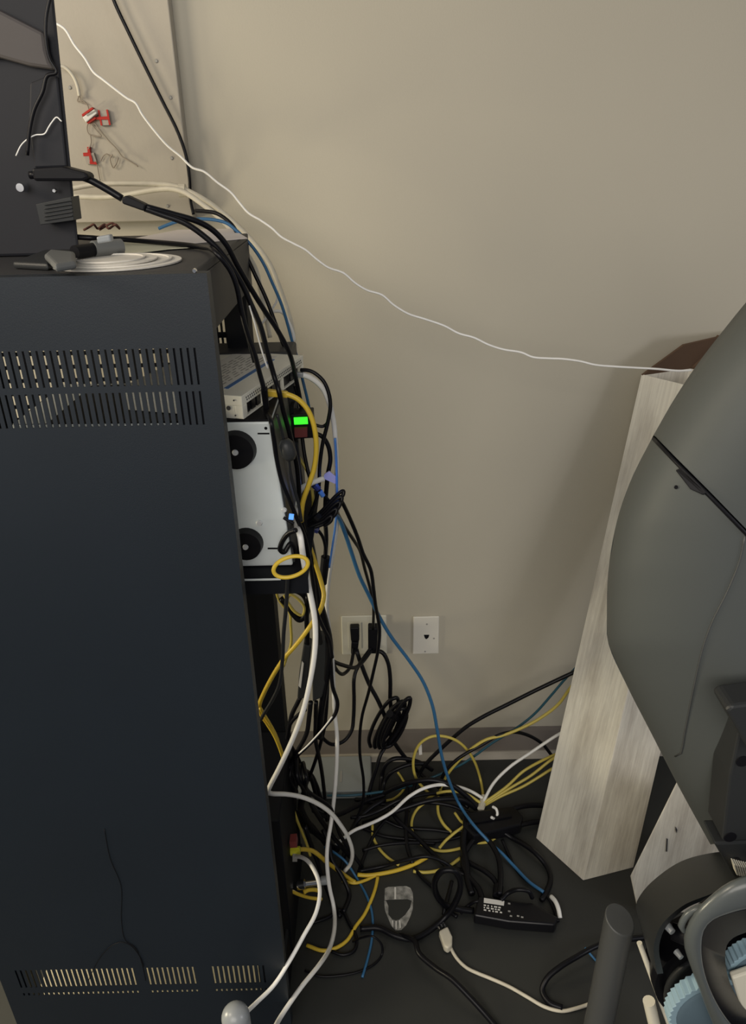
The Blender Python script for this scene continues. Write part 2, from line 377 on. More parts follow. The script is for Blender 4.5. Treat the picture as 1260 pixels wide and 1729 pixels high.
for k in range(34):
    for j in (0, 1):
        x = .012 + k*(L-.02)/34 + j*.002; z = HS*(.80 - .11*j)
        mb.box((x, -.0003, z), (x+.0026, .0002, z+.0022), SM)
mb.build('vent_holes', M['ink'], sw)
mb = MB()
for i in range(5):
    for j in range(2):
        x = -.0003; y = .030 + j*.0085 + .0; z = HS*(.14 + .155*i)
        mb.box((x, y, z), (x+.0006, y+.0042, z+.0034), SM)
mb.build('vent_holes', M['ink'], sw)
for (y, z, r) in ((.0215, .45, .0032), (.012, .80, .0012), (.012, .15, .0012)):
    c = SM @ Vector((-.0003, y, HS*z)); MB().cyl(c, c - u*.0008, r, None, 12).build('screw', M['ink'], sw)
MB().box((.02, .038, HS), (L*.93, .118, HS+.0004), SM).build('printed_label', M['label'], sw)
mb = MB(); mb.box((.028, .034, HS), (L*.84, .041, HS+.0007), SM); mb.build('blue_stripe', M['inkblue'], sw)
mb = MB(); random.seed(3)
for i in range(9):
    y = .050 + i*.0068; x = .045
    while x < L*.80:
        l = random.uniform(.006, .022)
        if i != 8: mb.box((x, y, HS+.0004), (x+l, y+.0022, HS+.0008), SM)
        x += l + random.uniform(.004, .012)
mb.box((.012, .050, HS+.0004), (.024, .053, HS+.0008), SM)
mb.build('small_print', M['inkgrey'], sw)
mb = MB()   # two dark capital letters running along the label's far edge
x0, y0 = L*.60, .112
mb.box((x0, y0, HS+.0004), (x0+.004, y0+.02, HS+.0009), SM); mb.box((x0-.012, y0+.016, HS+.0004), (x0, y0+.02, HS+.0009), SM); mb.box((x0-.010, y0+.008, HS+.0004), (x0, y0+.011, HS+.0009), SM)
mb.box((x0+.012, y0, HS+.0004), (x0+.016, y0+.02, HS+.0009), SM)
mb.build('lettering', M['ink'], sw)
mb = MB(); mb.box((L*.28, .124, HS+.0004), (L*.55, .128, HS+.0009), SM); mb.build('red_line', M['inkred'], sw)

# small black power block with a lit green lamp
tb = empty('switch_block', P(508, 742, -.44), 'small black block right of the switch with lit green lamp', 'power block')
MB().prism(((490, 700), (528, 698), (530, 740), (492, 742)), -.43, -.395).build('body', M['black'], tb, bevel=.002)
plain(MB().prism(((496, 706), (519, 705), (520, 716), (497, 717)), -.434, -.4305).build('lamp', M['green'], tb), 'bright green lamp')
plain(MB().prism(((497, 723), (519, 722), (519, 738), (498, 739)), -.436, -.4305).build('rocker', M['dred'], tb), 'dull red rocker')
MB().prism(((490, 686), (496, 686), (496, 701), (490, 701)), -.425, -.400).build('knob', M['black'], tb)

# low unit inside the rack's foot with coloured jacks
lo = empty('dark_chassis', (-.35, -.45, .02), 'black unit low in the rack with a red and a yellow plug at its back', 'equipment')
MB().box((-.55, -.60, .026), (P(490, 1440, -.52).x, -.36, P(490, 1330, -.52).z), ).build('body', M['rackin'], lo, bevel=.003)
plain(MB().prism(((489, 1422), (500, 1421), (502, 1431), (490, 1432)), -.535, -.515).build('jack', M['dred'], lo), 'red jack')
plain(MB().prism(((494, 1446), (501, 1446), (502, 1455), (494, 1455)), -.535, -.515).build('jack', M['inkgrey'], lo), 'grey jack')

# black thread hanging down the panel
P3 = [P(x, y, YN-.002) for x, y in ((176, 1400), (186, 1450), (204, 1495), (205, 1555), (212, 1588), (228, 1600), (238, 1622), (246, 1656))]
tag(MB().tube(smooth_path(P3, 6), .0006, 6).build('thread', M['black'], None, smooth=True), 'long dark thread stuck down the black rack side panel', 'thread')
P3 = [P(x, y, YN-.0022) for x, y in ((150, 1655), (160, 1632), (176, 1608), (192, 1595), (205, 1591), (220, 1596), (234, 1612), (243, 1632))]
tag(MB().tube(smooth_path(P3, 6), .0007, 6).build('thread', M['black'], None, smooth=True), 'short dark arched thread over the lower vent slots of the rack panel', 'thread')

# ------------------------------------------------------------------ things standing on the rack's top
yc = -.56
ec = empty('equipment_case', P(60, 400, yc), 'dark upright equipment case on the rack top at the left edge', 'equipment')
ec.location.z = ZT; WL[ec.name] = Vector(ec.location)
A = [P(-90, -40, yc), P(88, -40, yc), P(128, 392, yc), P(-90, 392, yc)]
for p in A[2:]: p.z = ZT+.0005
mb = MB(); mb.loft(A, [Vector((p.x-.03, yc+.06, p.z)) for p in A]); mb.build('body', M['case'], ec, bevel=.004)
mb = MB(); mb.prism(((-60, 0), (-10, 12), (60, 48), (74, 55), (78, 85), (84, 105), (92, 118), (50, 112), (0, 98), (-60, 96)), yc-.012, yc-.0005)
plain(mb.build('cover', M['mauve'], ec, bevel=.004), 'brown-grey cover with a rounded corner')
mb = MB(); mb.prism(((50, 140), (80, 128), (97, 128), (113, 282), (58, 284), (48, 215)), yc-.005, yc-.0003); mb.build('side_plate', M['case'], ec, bevel=.003)
rib = MB(); rib.prism(((60, 345), (120, 332), (125, 372), (68, 380)), yc-.03, yc-.0005)
for k in range(5):
    y0 = 345 + k*6.5; rib.prism(((74, y0), (122, y0-8), (122, y0-5.5), (74, y0+2.5)), yc-.033, yc-.0305)
rib.build('ribbed_block', M['dgrey'], ec, bevel=.002)
c = P(40, 316, yc-.01); MB().cyl(c, c+Vector((0, -.012, 0)), .006, .005, 16).build('screw', M['chrome'], ec)
c = P(93, 322, yc-.01); MB().cyl(c, c+Vector((0, -.004, 0)), .003, .002, 12).build('screw', M['chrome'], ec)
P3 = [P(x, y, yc-.014) for x, y in ((86, -10), (78, 30), (78, 70), (84, 100), (96, 122), (80, 128), (72, 155), (58, 185), (50, 220), (46, 262))]
tag(MB().tube(smooth_path(P3, 5), .0022, 8).build('cable', M['bcable'], None, smooth=True), 'black cable snaking down the front of the dark equipment case', 'cable', 'black cables')
cable('wcable', 2.4, 'short white wire across the dark equipment case', [(27, 263, yc-.012), (36, 245), (48, 234), (60, 228), (75, 226), (82, 215), (88, 206), (96, 198), (104, 205, yc-.012)], name='wire', cat='wire')
# grey bracket of the case lying on the rack top
gd = empty('grey_device', F(150, 430, ZT), 'grey plastic jointed device lying on the rack top', 'device')
MB().slab(((20, 442), (90, 415), (130, 418), (130, 428), (80, 445)), ZT+.0005, .008).build('base', M['dgrey'], gd, bevel=.003)
MB().slab(((74, 428), (84, 420), (126, 424), (128, 440), (92, 446)), ZT+.009, .009).build('end_cap', M['devgrey'], gd, bevel=.004, seg=3)
a = F(126, 426, ZT+.014); b = F(158, 421, ZT+.014); MB().cyl(a, b, .008, None, 20).build('joint', M['black'], gd, smooth=True, flatangle=40)
b2 = F(205, 416, ZT+.014); MB().cyl(b, b2, .0105, .0095, 20).build('barrel', M['devgrey'], gd, smooth=True, flatangle=40)
MB().prism(((162, 400), (185, 396), (188, 408), (164, 412)), F(175, 408, ZT+.03).y, F(175, 408, ZT+.03).y+.012).build('tab', M['lgrey'], gd, bevel=.002)
# discs and papers
def disc(cx, cy, rpx, z, t, label, hole):
    c = F(cx, cy, z); r = rpx*depth(c)/FPX
    mb = MB()
    A = [c + Vector((math.cos(q)*r, math.sin(q)*r, 0)) for q in [2*math.pi*i/48 for i in range(48)]]
    mb.loft(A, [p + Vector((0, 0, t)) for p in A])
    o = tag(mb.build('round_lid', M['disc'], None, bevel=.0005), label, 'lid', 'flat round white lids')
    mb = MB(); q = 40
    R0, R1 = r*hole, r*(hole+.05)
    O = [[c + Vector((math.cos(2*math.pi*i/q)*rr, math.sin(2*math.pi*i/q)*rr, t+h)) for i in range(q)] for rr, h in ((R0, .0002), (R0, .002), (R1, .002), (R1, .0002))]
    for k in range(3): mb.loft(O[k], O[k+1], cap=False)
    mb.build('rim_ring', M['disc'], o, smooth=True, flatangle=30)
    return o
disc(199, 444, 106, ZT+.0005, .0022, 'larger flat round white lid on the front edge of the rack top', .80)
disc(186, 440, 78, ZT+.0035, .0018, 'smaller flat white lid lying on the larger lid', .70)
tag(MB().slab(((228, 402), (300, 388), (392, 386), (418, 402), (330, 410), (240, 408)), ZT+.0004, .0008).build('paper_sheet', M['paper']), 'white paper sheet on the back of the rack top', 'paper', 'paper sheets')
tag(MB().slab(((196, 408), (300, 412), (345, 416), (286, 420), (214, 429)), ZT+.0016, .0008).build('paper_sheet', M['papery']), 'pale yellow paper under the black cable on the rack top', 'paper', 'paper sheets')
random.seed(5)
cable('bcable', 4, 'reddish brown tangle of string at the back of the rack top', [(142, 388, -.33)] + [(146+k*6.2, 386-(k % 3)*3.5, -.33+.008*((k % 2)*2-1)) for k in range(10)] + [(190, 377, -.33), (180, 381, -.33), (168, 388, -.33)], name='string', cat='string', sub=4)
bpy.data.objects['string'].data.materials[0] = M['reddish']; del bpy.data.objects['string']['group']

# big black connector and its cables
cn = cable('bcable', 17, 'thick black cable trunk with box joint reaching off the dark equipment case', [(50, 296, -.60), (90, 293), (130, 297), (150, 303), (178, 318), (206, 335, -.60)], rscale=.75)
plain(MB().prism(((205, 335), (212, 330), (246, 346), (243, 357), (206, 344)), -.607, -.590).build('box_joint', M['black'], cn, bevel=.002), 'black box joint')
plain(MB().prism(((52, 284), (104, 281), (146, 292), (150, 302), (140, 306), (56, 306)), -.612, -.585).build('strain_relief', M['black'], cn, bevel=.004), 'wide black moulded sleeve')

# ------------------------------------------------------------------ alarm wiring taped to the board
yb = -.036
ww = cable('ccable', 6, 'short cream cable stub on the board ending in bare wires', [(99, 112, -.05), (108, 113), (118, 121), (127, 135), (132, 150), (134, 162, -.04)])
MB().tube(smooth_path([P(x, y, yb) for x, y in ((134, 161), (138, 172), (146, 175), (150, 184))], 5), .0011, 6).build('bare_wire', M['wire'], ww, smooth=True)
MB().tube(smooth_path([P(x, y, yb) for x, y in ((133, 162), (131, 171), (140, 170), (146, 176))], 5), .0011, 6).build('bare_wire', M['wire'], ww, smooth=True)
t1 = empty('wire_connector', P(152, 207, yb), 'white wire connector block with red tape stripes on the board', 'connector')
MB().prism(((139, 198), (159, 184), (164, 191), (145, 207)), yb-.010, yb+.0055).build('block', M['label'], t1, bevel=.0015)
MB().prism(((138, 193), (155, 181), (157, 184), (139, 197)), yb-.006, yb+.0055).build('red_stripe', M['red'], t1)
MB().prism(((146, 207), (160, 197), (162, 200), (149, 209)), yb-.006, yb+.0055).build('red_stripe', M['red'], t1)
MB().prism(((145, 193), (160, 186), (161, 188), (147, 196)), yb-.0115, yb-.0102).build('slot', M['inkgrey'], t1)
t2 = empty('tape_tag', P(176, 211, yb), 'clear tape tag with a red H right of the white connector', 'tag', 'red marked tape tags on the board')
MB().prism(((165, 186), (181, 185), (186, 211), (170, 212)), yb-.001, yb+.0055).build('tape', M['tape'], t2)
MB().prism(((165, 186), (168, 186), (173, 212), (170, 212)), yb-.002, yb-.0012).build('red_bar', M['red'], t2)
MB().prism(((179, 185), (182, 185), (187, 211), (184, 211)), yb-.002, yb-.0012).build('red_bar', M['red'], t2)
MB().prism(((160, 198), (184, 196), (185, 202), (161, 202)), yb-.0030, yb-.0022).build('red_bar', M['red'], t2)
t3 = empty('tape_tag', P(153, 277, yb), 'clear tape tag with a red step mark below the white connector', 'tag', 'red marked tape tags on the board')
MB().prism(((142, 260), (158, 258), (164, 277), (146, 277)), yb-.001, yb+.0055).build('tape', M['tape'], t3)
MB().prism(((140, 258), (153, 257), (154, 263), (141, 264)), yb-.002, yb-.0012).build('red_bar', M['red'], t3)
MB().prism(((150, 262), (154, 262), (157, 274), (152, 274)), yb-.0032, yb-.0022).build('red_bar', M['red'], t3)
MB().prism(((151, 273), (162, 273), (164, 278), (152, 277)), yb-.002, yb-.0012).build('red_bar', M['red'], t3)
MB().prism(((147, 248), (151, 248), (152, 258), (148, 258)), yb-.002, yb+.0055).build('red_bar', M['red'], t3)
def wire(label, pts, r=.0011):
    return tag(MB().tube(smooth_path([P(x, y, yb-.002+.0008*(i % 2)) for i, (x, y) in enumerate(pts)], 5), r, 6).build('wire', M['wire'], None, smooth=True), label, 'wire', 'thin bare wires on the board')
wire('thin twisted wire looping below the white connector and down the board', [(149, 208), (147, 216), (150, 226), (160, 229), (171, 230), (163, 220), (155, 210), (160, 209), (168, 219), (176, 229), (184, 238), (192, 246), (199, 254), (206, 264), (216, 270), (226, 276), (233, 281)])
wire('thin scribble of wire right of the lower red tag', [(170, 272), (174, 264), (180, 260), (187, 263), (190, 261), (186, 268), (188, 277), (191, 283), (196, 277), (200, 266)])
wire('thin wire from the loop to the lower red tag', [(153, 229), (154, 240), (152, 247), (149, 252)])
wire('thin straight wire running down from the lower red tag', [(164, 278), (166, 290), (169, 305)])

# ------------------------------------------------------------------ long wires in the upper part
cable('wcable', 4.0, 'long thin wavy white wire crossing the wall to the right carton', [(92, 40, -.10), (97, 41), (110, 50), (125, 75), (143, 98), (158, 122), (172, 133), (190, 147), (215, 166), (229, 174), (240, 193), (262, 222), (283, 246), (305, 264), (325, 283), (345, 290), (367, 308), (390, 325), (405, 343), (420, 360), (440, 372), (460, 386), (475, 400), (497, 412), (516, 422), (535, 438), (555, 452), (580, 461), (600, 478, -.17), (620, 490), (645, 498), (665, 515), (690, 530), (715, 538), (750, 550), (775, 563), (800, 570), (825, 582), (850, 590), (880, 595), (900, 603), (925, 605), (950, 606), (980, 610), (1005, 616), (1040, 619), (1075, 621), (1110, 623), (1145, 626), (1168, 625, -.20)], name='wire', cat='wire')
cable('bcable', 6, 'black cable running straight down over the cream board', [(188, -10, -.045), (197, 12), (215, 50), (245, 112), (275, 172), (300, 222), (314, 262), (320, 300, -.045), (322, 340, -.03), (327, 362, -.03)])
cable('ccable', 9, 'thick cream printed cable arching off the board and down behind the rack', [(100, 322, -.10), (122, 318), (165, 311), (230, 310), (290, 313), (312, 320), (340, 334), (370, 354), (400, 380), (430, 411), (455, 445), (472, 485), (486, 525), (496, 565, -.13), (499, 600, -.2), (495, 640, -.32), (488, 655, -.36)])
o = cable('ccable', 9, 'lower of two cream cables sagging across the board', [(100, 329, -.115), (122, 331), (170, 333), (200, 331), (230, 326), (265, 320), (290, 319), (312, 325), (338, 342), (366, 364), (392, 390), (412, 420), (432, 455), (440, 490), (448, 530), (456, 570, -.2)])
c = P(308, 320, -.108); MB().cyl(c - Vector((.006, 0, .002)), c + Vector((.006, 0, -.002)), .012, .012, 12).build('cable_tie', M['ccable'], o)
cable('wcable', 6, 'small white loop of cable hanging beside the blue cable above the switch', [(452, 531, -.2), (462, 526), (476, 527), (488, 545), (496, 572), (492, 580), (488, 595, -.2)])
cable('wcable', 4, 'thin white wire curling between the black cables behind the rack', [(441, 548, -.22), (452, 533), (462, 518), (468, 505), (467, 490), (460, 476, -.22)])
cable('blcable', 6, 'blue cable looping over the rack back and down to the switch', [(268, 386, -.30), (285, 379), (300, 374), (330, 370), (360, 371), (383, 377), (400, 390), (425, 415), (445, 445), (460, 478), (475, 513), (485, 545), (493, 575), (502, 604, -.30), (512, 645, -.34), (522, 688), (526, 725, -.34)])
cable('bcable', 9, 'black cable from the box joint bending steeply behind the switch, left strand', [(244, 352, -.60), (275, 363), (311, 376), (340, 395), (369, 421), (394, 455), (411, 484), (423, 511), (440, 551), (451, 592), (464, 638, -.56), (471, 660, -.57), (478, 691), (489, 731), (496, 760), (502, 790), (505, 825), (507, 869), (516, 904), (524, 936), (531, 969), (537, 1005), (541, 1035, -.5)])
cable('bcable', 9, 'black cable from the box joint bending behind the switch, right strand', [(246, 349, -.60), (290, 361), (334, 374), (360, 389), (383, 414), (400, 446), (423, 486), (446, 523), (469, 558), (488, 594, -.5), (500, 640, -.45), (508, 680, -.44)])
cable('bcable', 7, 'black cable hooking over the rack corner beside the blue cable', [(330, 356, -.25), (347, 357), (365, 360), (383, 371), (397, 387), (411, 420), (429, 460), (449, 503), (463, 540), (478, 580), (492, 612, -.36), (497, 660), (504, 704), (510, 735), (514, 765), (520, 795), (526, 815, -.42)])
cable('wcable', 3, 'thin white painted highlight beside the steep black strand over the switch', [(421, 516, -.575), (430, 545), (436, 570), (444, 598), (452, 622, -.575)])  # no cable of its own: the black strand's highlight as white tube
o = cable('bcable', 9, 'black cable across the rack top and plugged into the switch', [(128, 400, ZT+.020), (160, 402, ZT+.018), (190, 403, ZT+.008), (240, 407, ZT+.004), (300, 412, ZT+.003), (340, 417, ZT+.002), (366, 428, -.62), (388, 455), (400, 484), (408, 525), (417, 560), (429, 594), (438, 628), (447, 662, -.585), (450, 684, -.575)])
plug_on(o, (446, 655, -.585), (450, 690, -.575), 12, 'black')
cable('gcable', 4, 'thin charcoal wire beside the dark edge of the rack above the switch', [(404, 505, -.60), (412, 545), (420, 580), (428, 612, -.58)])

# ------------------------------------------------------------------ cables at the switch and beside the silver unit
o = cable('ycable', 9.5, 'bright yellow cable arching out of the switch', [(462, 663, -.55), (475, 664), (488, 667), (503, 674), (517, 688), (527, 708), (533, 735), (534, 765), (530, 793), (521, 820), (512, 846), (509, 868, -.555), (513, 893, -.50), (523, 922), (534, 955), (543, 985), (547, 1005), (543, 1025), (537, 1037), (522, 1060, -.56), (500, 1089), (482, 1109), (470, 1126), (457, 1148), (445, 1172), (438, 1191), (441, 1205), (452, 1222), (463, 1240), (471, 1258), (477, 1275, -.50)])
plug_on(o, (452, 663, -.55), (486, 666, -.55), 13, 'ycable', label='amber moulded plug')
cable('ycable', 6, 'second yellow cable end sliding into the rack beside the bright one', [(440, 1196, -.55), (447, 1208), (458, 1226), (468, 1246), (474, 1268, -.48), (480, 1290, -.42)])
cable('pycable', 7, 'dull yellow cable crossing behind the bright yellow arc', [(500, 762, -.40), (508, 777), (516, 790), (524, 807), (527, 827), (529, 846), (527, 872, -.42)])
lp = [(491+29*math.cos(t), 957+17*math.sin(t)-6*math.cos(t), -.68) for t in [2*math.pi*i/14 for i in range(14)]]
cable('ycable', 8.5, 'closed yellow loop of cable in front of the rack shelf', lp, closed=True)
cable('pycable', 6, 'small tan yellow hook loop just below the rack shelf', [(485, 1013, -.42), (490, 1004), (504, 1012), (514, 1026), (510, 1039), (498, 1033), (487, 1018), (480, 1005, -.42)])
cable('pycable', 6, 'tan yellow cable hanging straight below the rack shelf against the wall', [(466, 995, -.36), (470, 1010), (479, 1024), (489, 1034), (491, 1055), (492, 1085), (486, 1105), (479, 1125, -.36)])
o = cable('wcable', 8.5, 'long white cable from the switch down past the floor tangle to the photo bottom', [(500, 633, -.43), (515, 634), (531, 642), (546, 657), (557, 683), (564, 715), (567, 750), (569, 800), (570, 855), (568, 890), (562, 930), (556, 970), (553, 1000, -.36), (552, 1030), (556, 1065), (561, 1110), (563, 1150), (565, 1200), (569, 1240), (569, 1283), (565, 1340, -.38), (559, 1390), (554, 1420), (552, 1448), (556, 1495), (564, 1533, -.50), (565, 1567), (557, 1600), (540, 1628), (507, 1669), (474, 1717, -.78), (462, 1740, -.82)])
plug_on(o, (494, 632, -.43), (512, 633, -.43), 10, 'lgrey', label='clear grey plug')
plain(MB().prism(((548, 801), (556, 796), (570, 807), (568, 818), (546, 808)), -.425, -.421).build('flag_label', M['lav'], o), 'lavender flag label')
cable('skyblue', 4.5, 'blue cable coloured as if LED-lit, close beside the long white one below the flag label', [(566, 740, -.44), (568, 775), (569, 810), (569, 855), (566, 890), (561, 925), (556, 958, -.42)], name='network_cable')
cable('wcable', 9.5, 'thick white cable with a sharp V bend against the rack edge', [(546, 808, -.47), (535, 812), (523, 817), (510, 824), (502, 840, -.50), (499, 868, -.56), (501, 888, -.60), (507, 905, -.64), (513, 947), (519, 980), (525, 1008), (531, 1040), (533, 1071), (531, 1106), (524, 1149), (514, 1193), (503, 1226), (489, 1260), (471, 1298), (457, 1325), (453, 1335, -.58), (459, 1340), (483, 1341), (507, 1345), (533, 1355), (557, 1371), (576, 1394), (588, 1414), (595, 1438), (591, 1460), (581, 1472, -.36)])
cable('bcable', 7, 'outer black arc from the far end of the switch', [(508, 625, -.42), (518, 625), (530, 629), (546, 643), (555, 663), (558, 686), (553, 716), (545, 749), (540, 787), (538, 827), (529, 858), (515, 884, -.45)])
cable('bcable', 8, 'black arc behind the red rocker curving down to the cord bundle', [(518, 729, -.41), (530, 731), (544, 737), (554, 752), (558, 775), (554, 800), (551, 830), (549, 870), (551, 910), (548, 960, -.41)])
cable('bcable', 6, 'short black cable joining the green lamp block to the outer arc', [(516, 716, -.41), (530, 717), (545, 720), (553, 714), (556, 700, -.41)])
cable('bcable', 6, 'straight black cable between the yellow arc and the outer arc', [(498, 652, -.40), (506, 680), (516, 705), (526, 728), (536, 750, -.40)])
cable('bcable', 8, 'black cable following the right edge of the silver chassis', [(452, 700, -.60), (458, 713, -.66), (463, 745), (467, 773), (476, 813), (491, 849), (502, 876), (514, 905), (522, 940), (529, 985), (534, 1030), (545, 1058), (556, 1080), (561, 1110, -.55)])
o = cable('gcable', 6, 'charcoal cable with a fat ferrite bead beside the silver chassis', [(468, 700, -.64), (474, 722), (480, 745), (487, 772), (491, 800), (497, 825), (504, 850), (509, 880, -.62)])
P3 = [P(x, y, -.64) for x, y in ((481, 742), (483, 750), (489, 768), (491, 776))]
MB().tube(P3, [.006, .0105, .0105, .006], 14).build('ferrite_bead', M['dgrey'], o, smooth=True)
cable('gcable', 16, 'widest charcoal cable running down behind the silver chassis edge', [(496, 745, -.43), (500, 775), (503, 805), (506, 840), (510, 880, -.43)])
o = cable('bcable', 6, 'thin black cable with a dark blue plug above the folded cord', [(529, 816, -.44), (537, 824), (545, 833), (551, 840), (556, 846, -.44)])
plain(MB().cyl(P(531, 818, -.445), P(538, 826, -.445), .007, .006, 10).build('plug', M['bluep'], o), 'dark blue plug')
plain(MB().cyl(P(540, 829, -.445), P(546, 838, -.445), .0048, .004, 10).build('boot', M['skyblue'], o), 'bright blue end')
# folded cord bundle
P3pts = []
for k, (ex, ey) in enumerate(((580, 832), (577, 842), (574, 850), (568, 862), (560, 874))):
    P3pts += [(515+k, 884+k*2, -.47-.006*k), (538+k*2, 868+k*3, -.47-.006*k), (ex-8, ey+1, -.47-.006*k), (ex, ey-3, -.47-.006*k), (ex-1, ey+5, -.473-.006*k), (540+k*2, 876+k*3, -.473-.006*k)]
fold = cable('bcable', 7, 'black cord folded and tied into a short bundle right of the silver chassis', P3pts, name='folded_cord', sub=5)
plain(MB().cyl(P(534, 874, -.48), P(541, 880, -.485), .010, .010, 12).build('cable_tie', M['black'], fold), 'black tie')
cable('bcable', 6, 'upper black cable falling from the folded cord to the outlet', [(572, 838, -.46), (580, 852), (589, 871), (604, 907), (613, 934), (626, 962), (631, 995), (634, 1020), (638, 1042), (641, 1063), (639, 1095), (631, 1133), (622, 1171), (612, 1207), (608, 1238), (608, 1275), (614, 1319), (612, 1357), (598, 1392, -.22)])
o = cable('bcable', 6, 'lower black cable falling from the folded cord to the right outlet plug', [(566, 856, -.46), (571, 869), (584, 892), (600, 916), (609, 932), (616, 960), (624, 989), (630, 1016), (631, 1038), (630, 1062, -.05)])
plug_on(o, (630, 1056, -.04), (629, 1100, -.04), 19, 'black', label='black power plug')
cable('wcable', 2.5, 'thin white painted highlight running along the black cable in front of the outlet', [(641, 1062, -.285), (640, 1095), (632, 1133), (624, 1165), (620, 1180, -.25)])  # white tube painting the gleam on the black cable
o = cable('bcable', 7, 'black cord looping from the left outlet plug back to the bundle', [(598, 1092, -.045), (596, 1107), (591, 1127), (580, 1138), (570, 1133), (562, 1118), (557, 1098), (556, 1070), (550, 1040), (543, 1005, -.35)])
plug_on(o, (599, 1056, -.04), (600, 1080, -.045), 18, 'black', label='black plug body')
plug_on(o, (600, 1081, -.045), (598, 1102, -.045), 14, 'black', name='strain_relief')
cable('bcable', 7.5, 'black cord from the left outlet plug crossing down to the floor at right', [(602, 1096, -.045), (604, 1104), (611, 1124), (624, 1156), (638, 1182), (649, 1207), (663, 1248, -.09), (686, 1281), (712, 1308, -.08), (735, 1325, .02), (761, 1342, .02), (791, 1363, .02)])
cable('bcable', 7, 'black cord from the right outlet plug hanging in a U above the baseboard', [(627, 1094, -.05), (613, 1113), (602, 1131), (598, 1146), (598, 1182), (597, 1212), (594, 1233), (581, 1251), (563, 1257), (549, 1250), (540, 1236), (534, 1215, -.2)])
cable('bcable', 7, 'black cord swinging left from the right outlet plug to the bundle', [(628, 1097, -.052), (613, 1117), (600, 1127), (582, 1124), (564, 1117), (552, 1105, -.25)])
cable('bcable', 7.5, 'black cord from the right outlet plug down into the hanging coil', [(634, 1098, -.05), (646, 1102), (655, 1118), (659, 1145), (659, 1180), (660, 1200), (652, 1225), (644, 1245, -.09)])
pts = []
for k in range(6):
    for j in range(10):
        t = 2*math.pi*j/10; a, b = 47-3.2*((k*2) % 5), 13.5-1.7*((k*3) % 4)
        cx, cy = 659 + (k-2.5)*4.4, 1226 + ((k*7) % 5 - 2)*3.2
        ca, sa = math.cos(math.radians(118)), math.sin(math.radians(118))
        X, Y = a*math.cos(t), b*math.sin(t)
        pts.append((cx + X*ca - Y*sa, cy + X*sa + Y*ca, -.085-.007*k-.002*math.sin(t)))
coil = cable('bcable', 7, 'coiled black power cord hanging against the wall above the baseboard', pts, name='coiled_cord', sub=4)
MB().cyl(P(658, 1205, -.13), P(674, 1214, -.09), .010, .010, 12).build('cable_tie', M['black'], coil)
cable('bcable', 7, 'black cord dropping from the bottom of the hanging coil', [(650, 1262, -.10), (643, 1274), (636, 1296), (627, 1324), (620, 1353, -.16)])
# wall plates
pl = empty('outlet_plate', P(615, 1104, -.004), 'wide ivory outlet plate on the wall with two black plugs', 'outlet')
mb = MB(); mb.prism(((576, 1041), (653, 1039), (654, 1104), (578, 1106)), -.006, -.0005); mb.build('face_plate', M['plate'], pl, bevel=.0025, seg=2)
mb = MB(); mb.prism(((588, 1052), (610, 1051), (611, 1095), (589, 1096)), -.0075, -.0062); mb.build('receptacle', M['plate'], pl, bevel=.001)
mb = MB(); mb.prism(((620, 1051), (642, 1050), (643, 1094), (621, 1095)), -.0075, -.0062); mb.build('receptacle', M['plate'], pl, bevel=.001)
pp = empty('phone_jack_plate', P(720, 1105, -.004), 'narrow white phone jack plate on the wall right of the outlet', 'phone jack')
MB().prism(((698, 1042), (742, 1041), (741, 1104), (697, 1105)), -.006, -.0005).build('face_plate', M['plate2'], pp, bevel=.0025)
MB().prism(((716, 1072), (725, 1072), (724, 1076), (721, 1079), (719, 1079), (717, 1076)), -.0068, -.0062).build('jack_hole', M['black'], pp)
for x, y in ((721, 1054), (718, 1100), (733, 1078)):
    c = P(x, y, -.0061); MB().cyl(c, c+Vector((0, -.0012, 0)), .0026, .002, 10).build('screw', M['inkgrey'], pp)

# ------------------------------------------------------------------ central bundle
def brick(label, poly, yf, t, lab=None):
    o = empty('power_brick', P(poly[2][0], poly[2][1], yf), label, 'power adapter', 'black power bricks')
    MB().prism(poly, yf, yf+t).build('body', M['dgrey'], o, bevel=.003, seg=3)
    if lab: MB().prism(lab, yf-.0012, yf-.0002).build('white_label', M['label'], o)
    return o
brick('slim black power brick with white label hanging left of the thick white cable', ((513, 1088), (526, 1092), (520, 1150), (515, 1180), (502, 1180), (505, 1140)), -.40, .03, ((510, 1116), (513, 1120), (508, 1162), (504, 1158)))
brick('large black power brick hanging right of the thick white cable', ((537, 1080), (552, 1084), (551, 1150), (544, 1178), (528, 1186), (527, 1130)), -.42, .035)
cable('bcable', 13, 'thick black cable through the middle of the hanging bundle', [(521, 905, -.50), (529, 945), (535, 985), (541, 1020), (549, 1050), (555, 1075), (557, 1100), (552, 1140), (545, 1185), (541, 1215), (540, 1245, -.38)])
cable('gcable', 10, 'charcoal cable on the left of the hanging bundle', [(527, 1010, -.50), (533, 1040), (538, 1070), (541, 1085, -.44)])
cable('bcable', 9, 'black cable into the top of the labelled power brick', [(520, 1005, -.42), (518, 1040), (519, 1070), (519, 1094, -.39)])
cable('bcable', 8, 'black cable out of the foot of the labelled power brick', [(507, 1178, -.385), (501, 1190), (493, 1207), (488, 1230), (484, 1255), (480, 1285, -.38)])
cable('bcable', 7, 'short black cable slanting left under the labelled power brick', [(516, 1198, -.40), (504, 1207), (494, 1217), (487, 1228, -.38)])
cable('gcable', 7, 'charcoal cable hanging straight from the rack shelf then curving into the rack', [(486, 975, -.675), (485, 995), (483, 1027), (479, 1071), (477, 1115), (472, 1155), (460, 1182), (446, 1205), (440, 1216, -.62)])
cable('bcable', 12, 'black cable loops bunched under the rack shelf', [(475, 1010, -.40), (486, 1022), (497, 1038), (506, 1046), (515, 1040), (520, 1020), (512, 1003), (500, 996, -.40)])
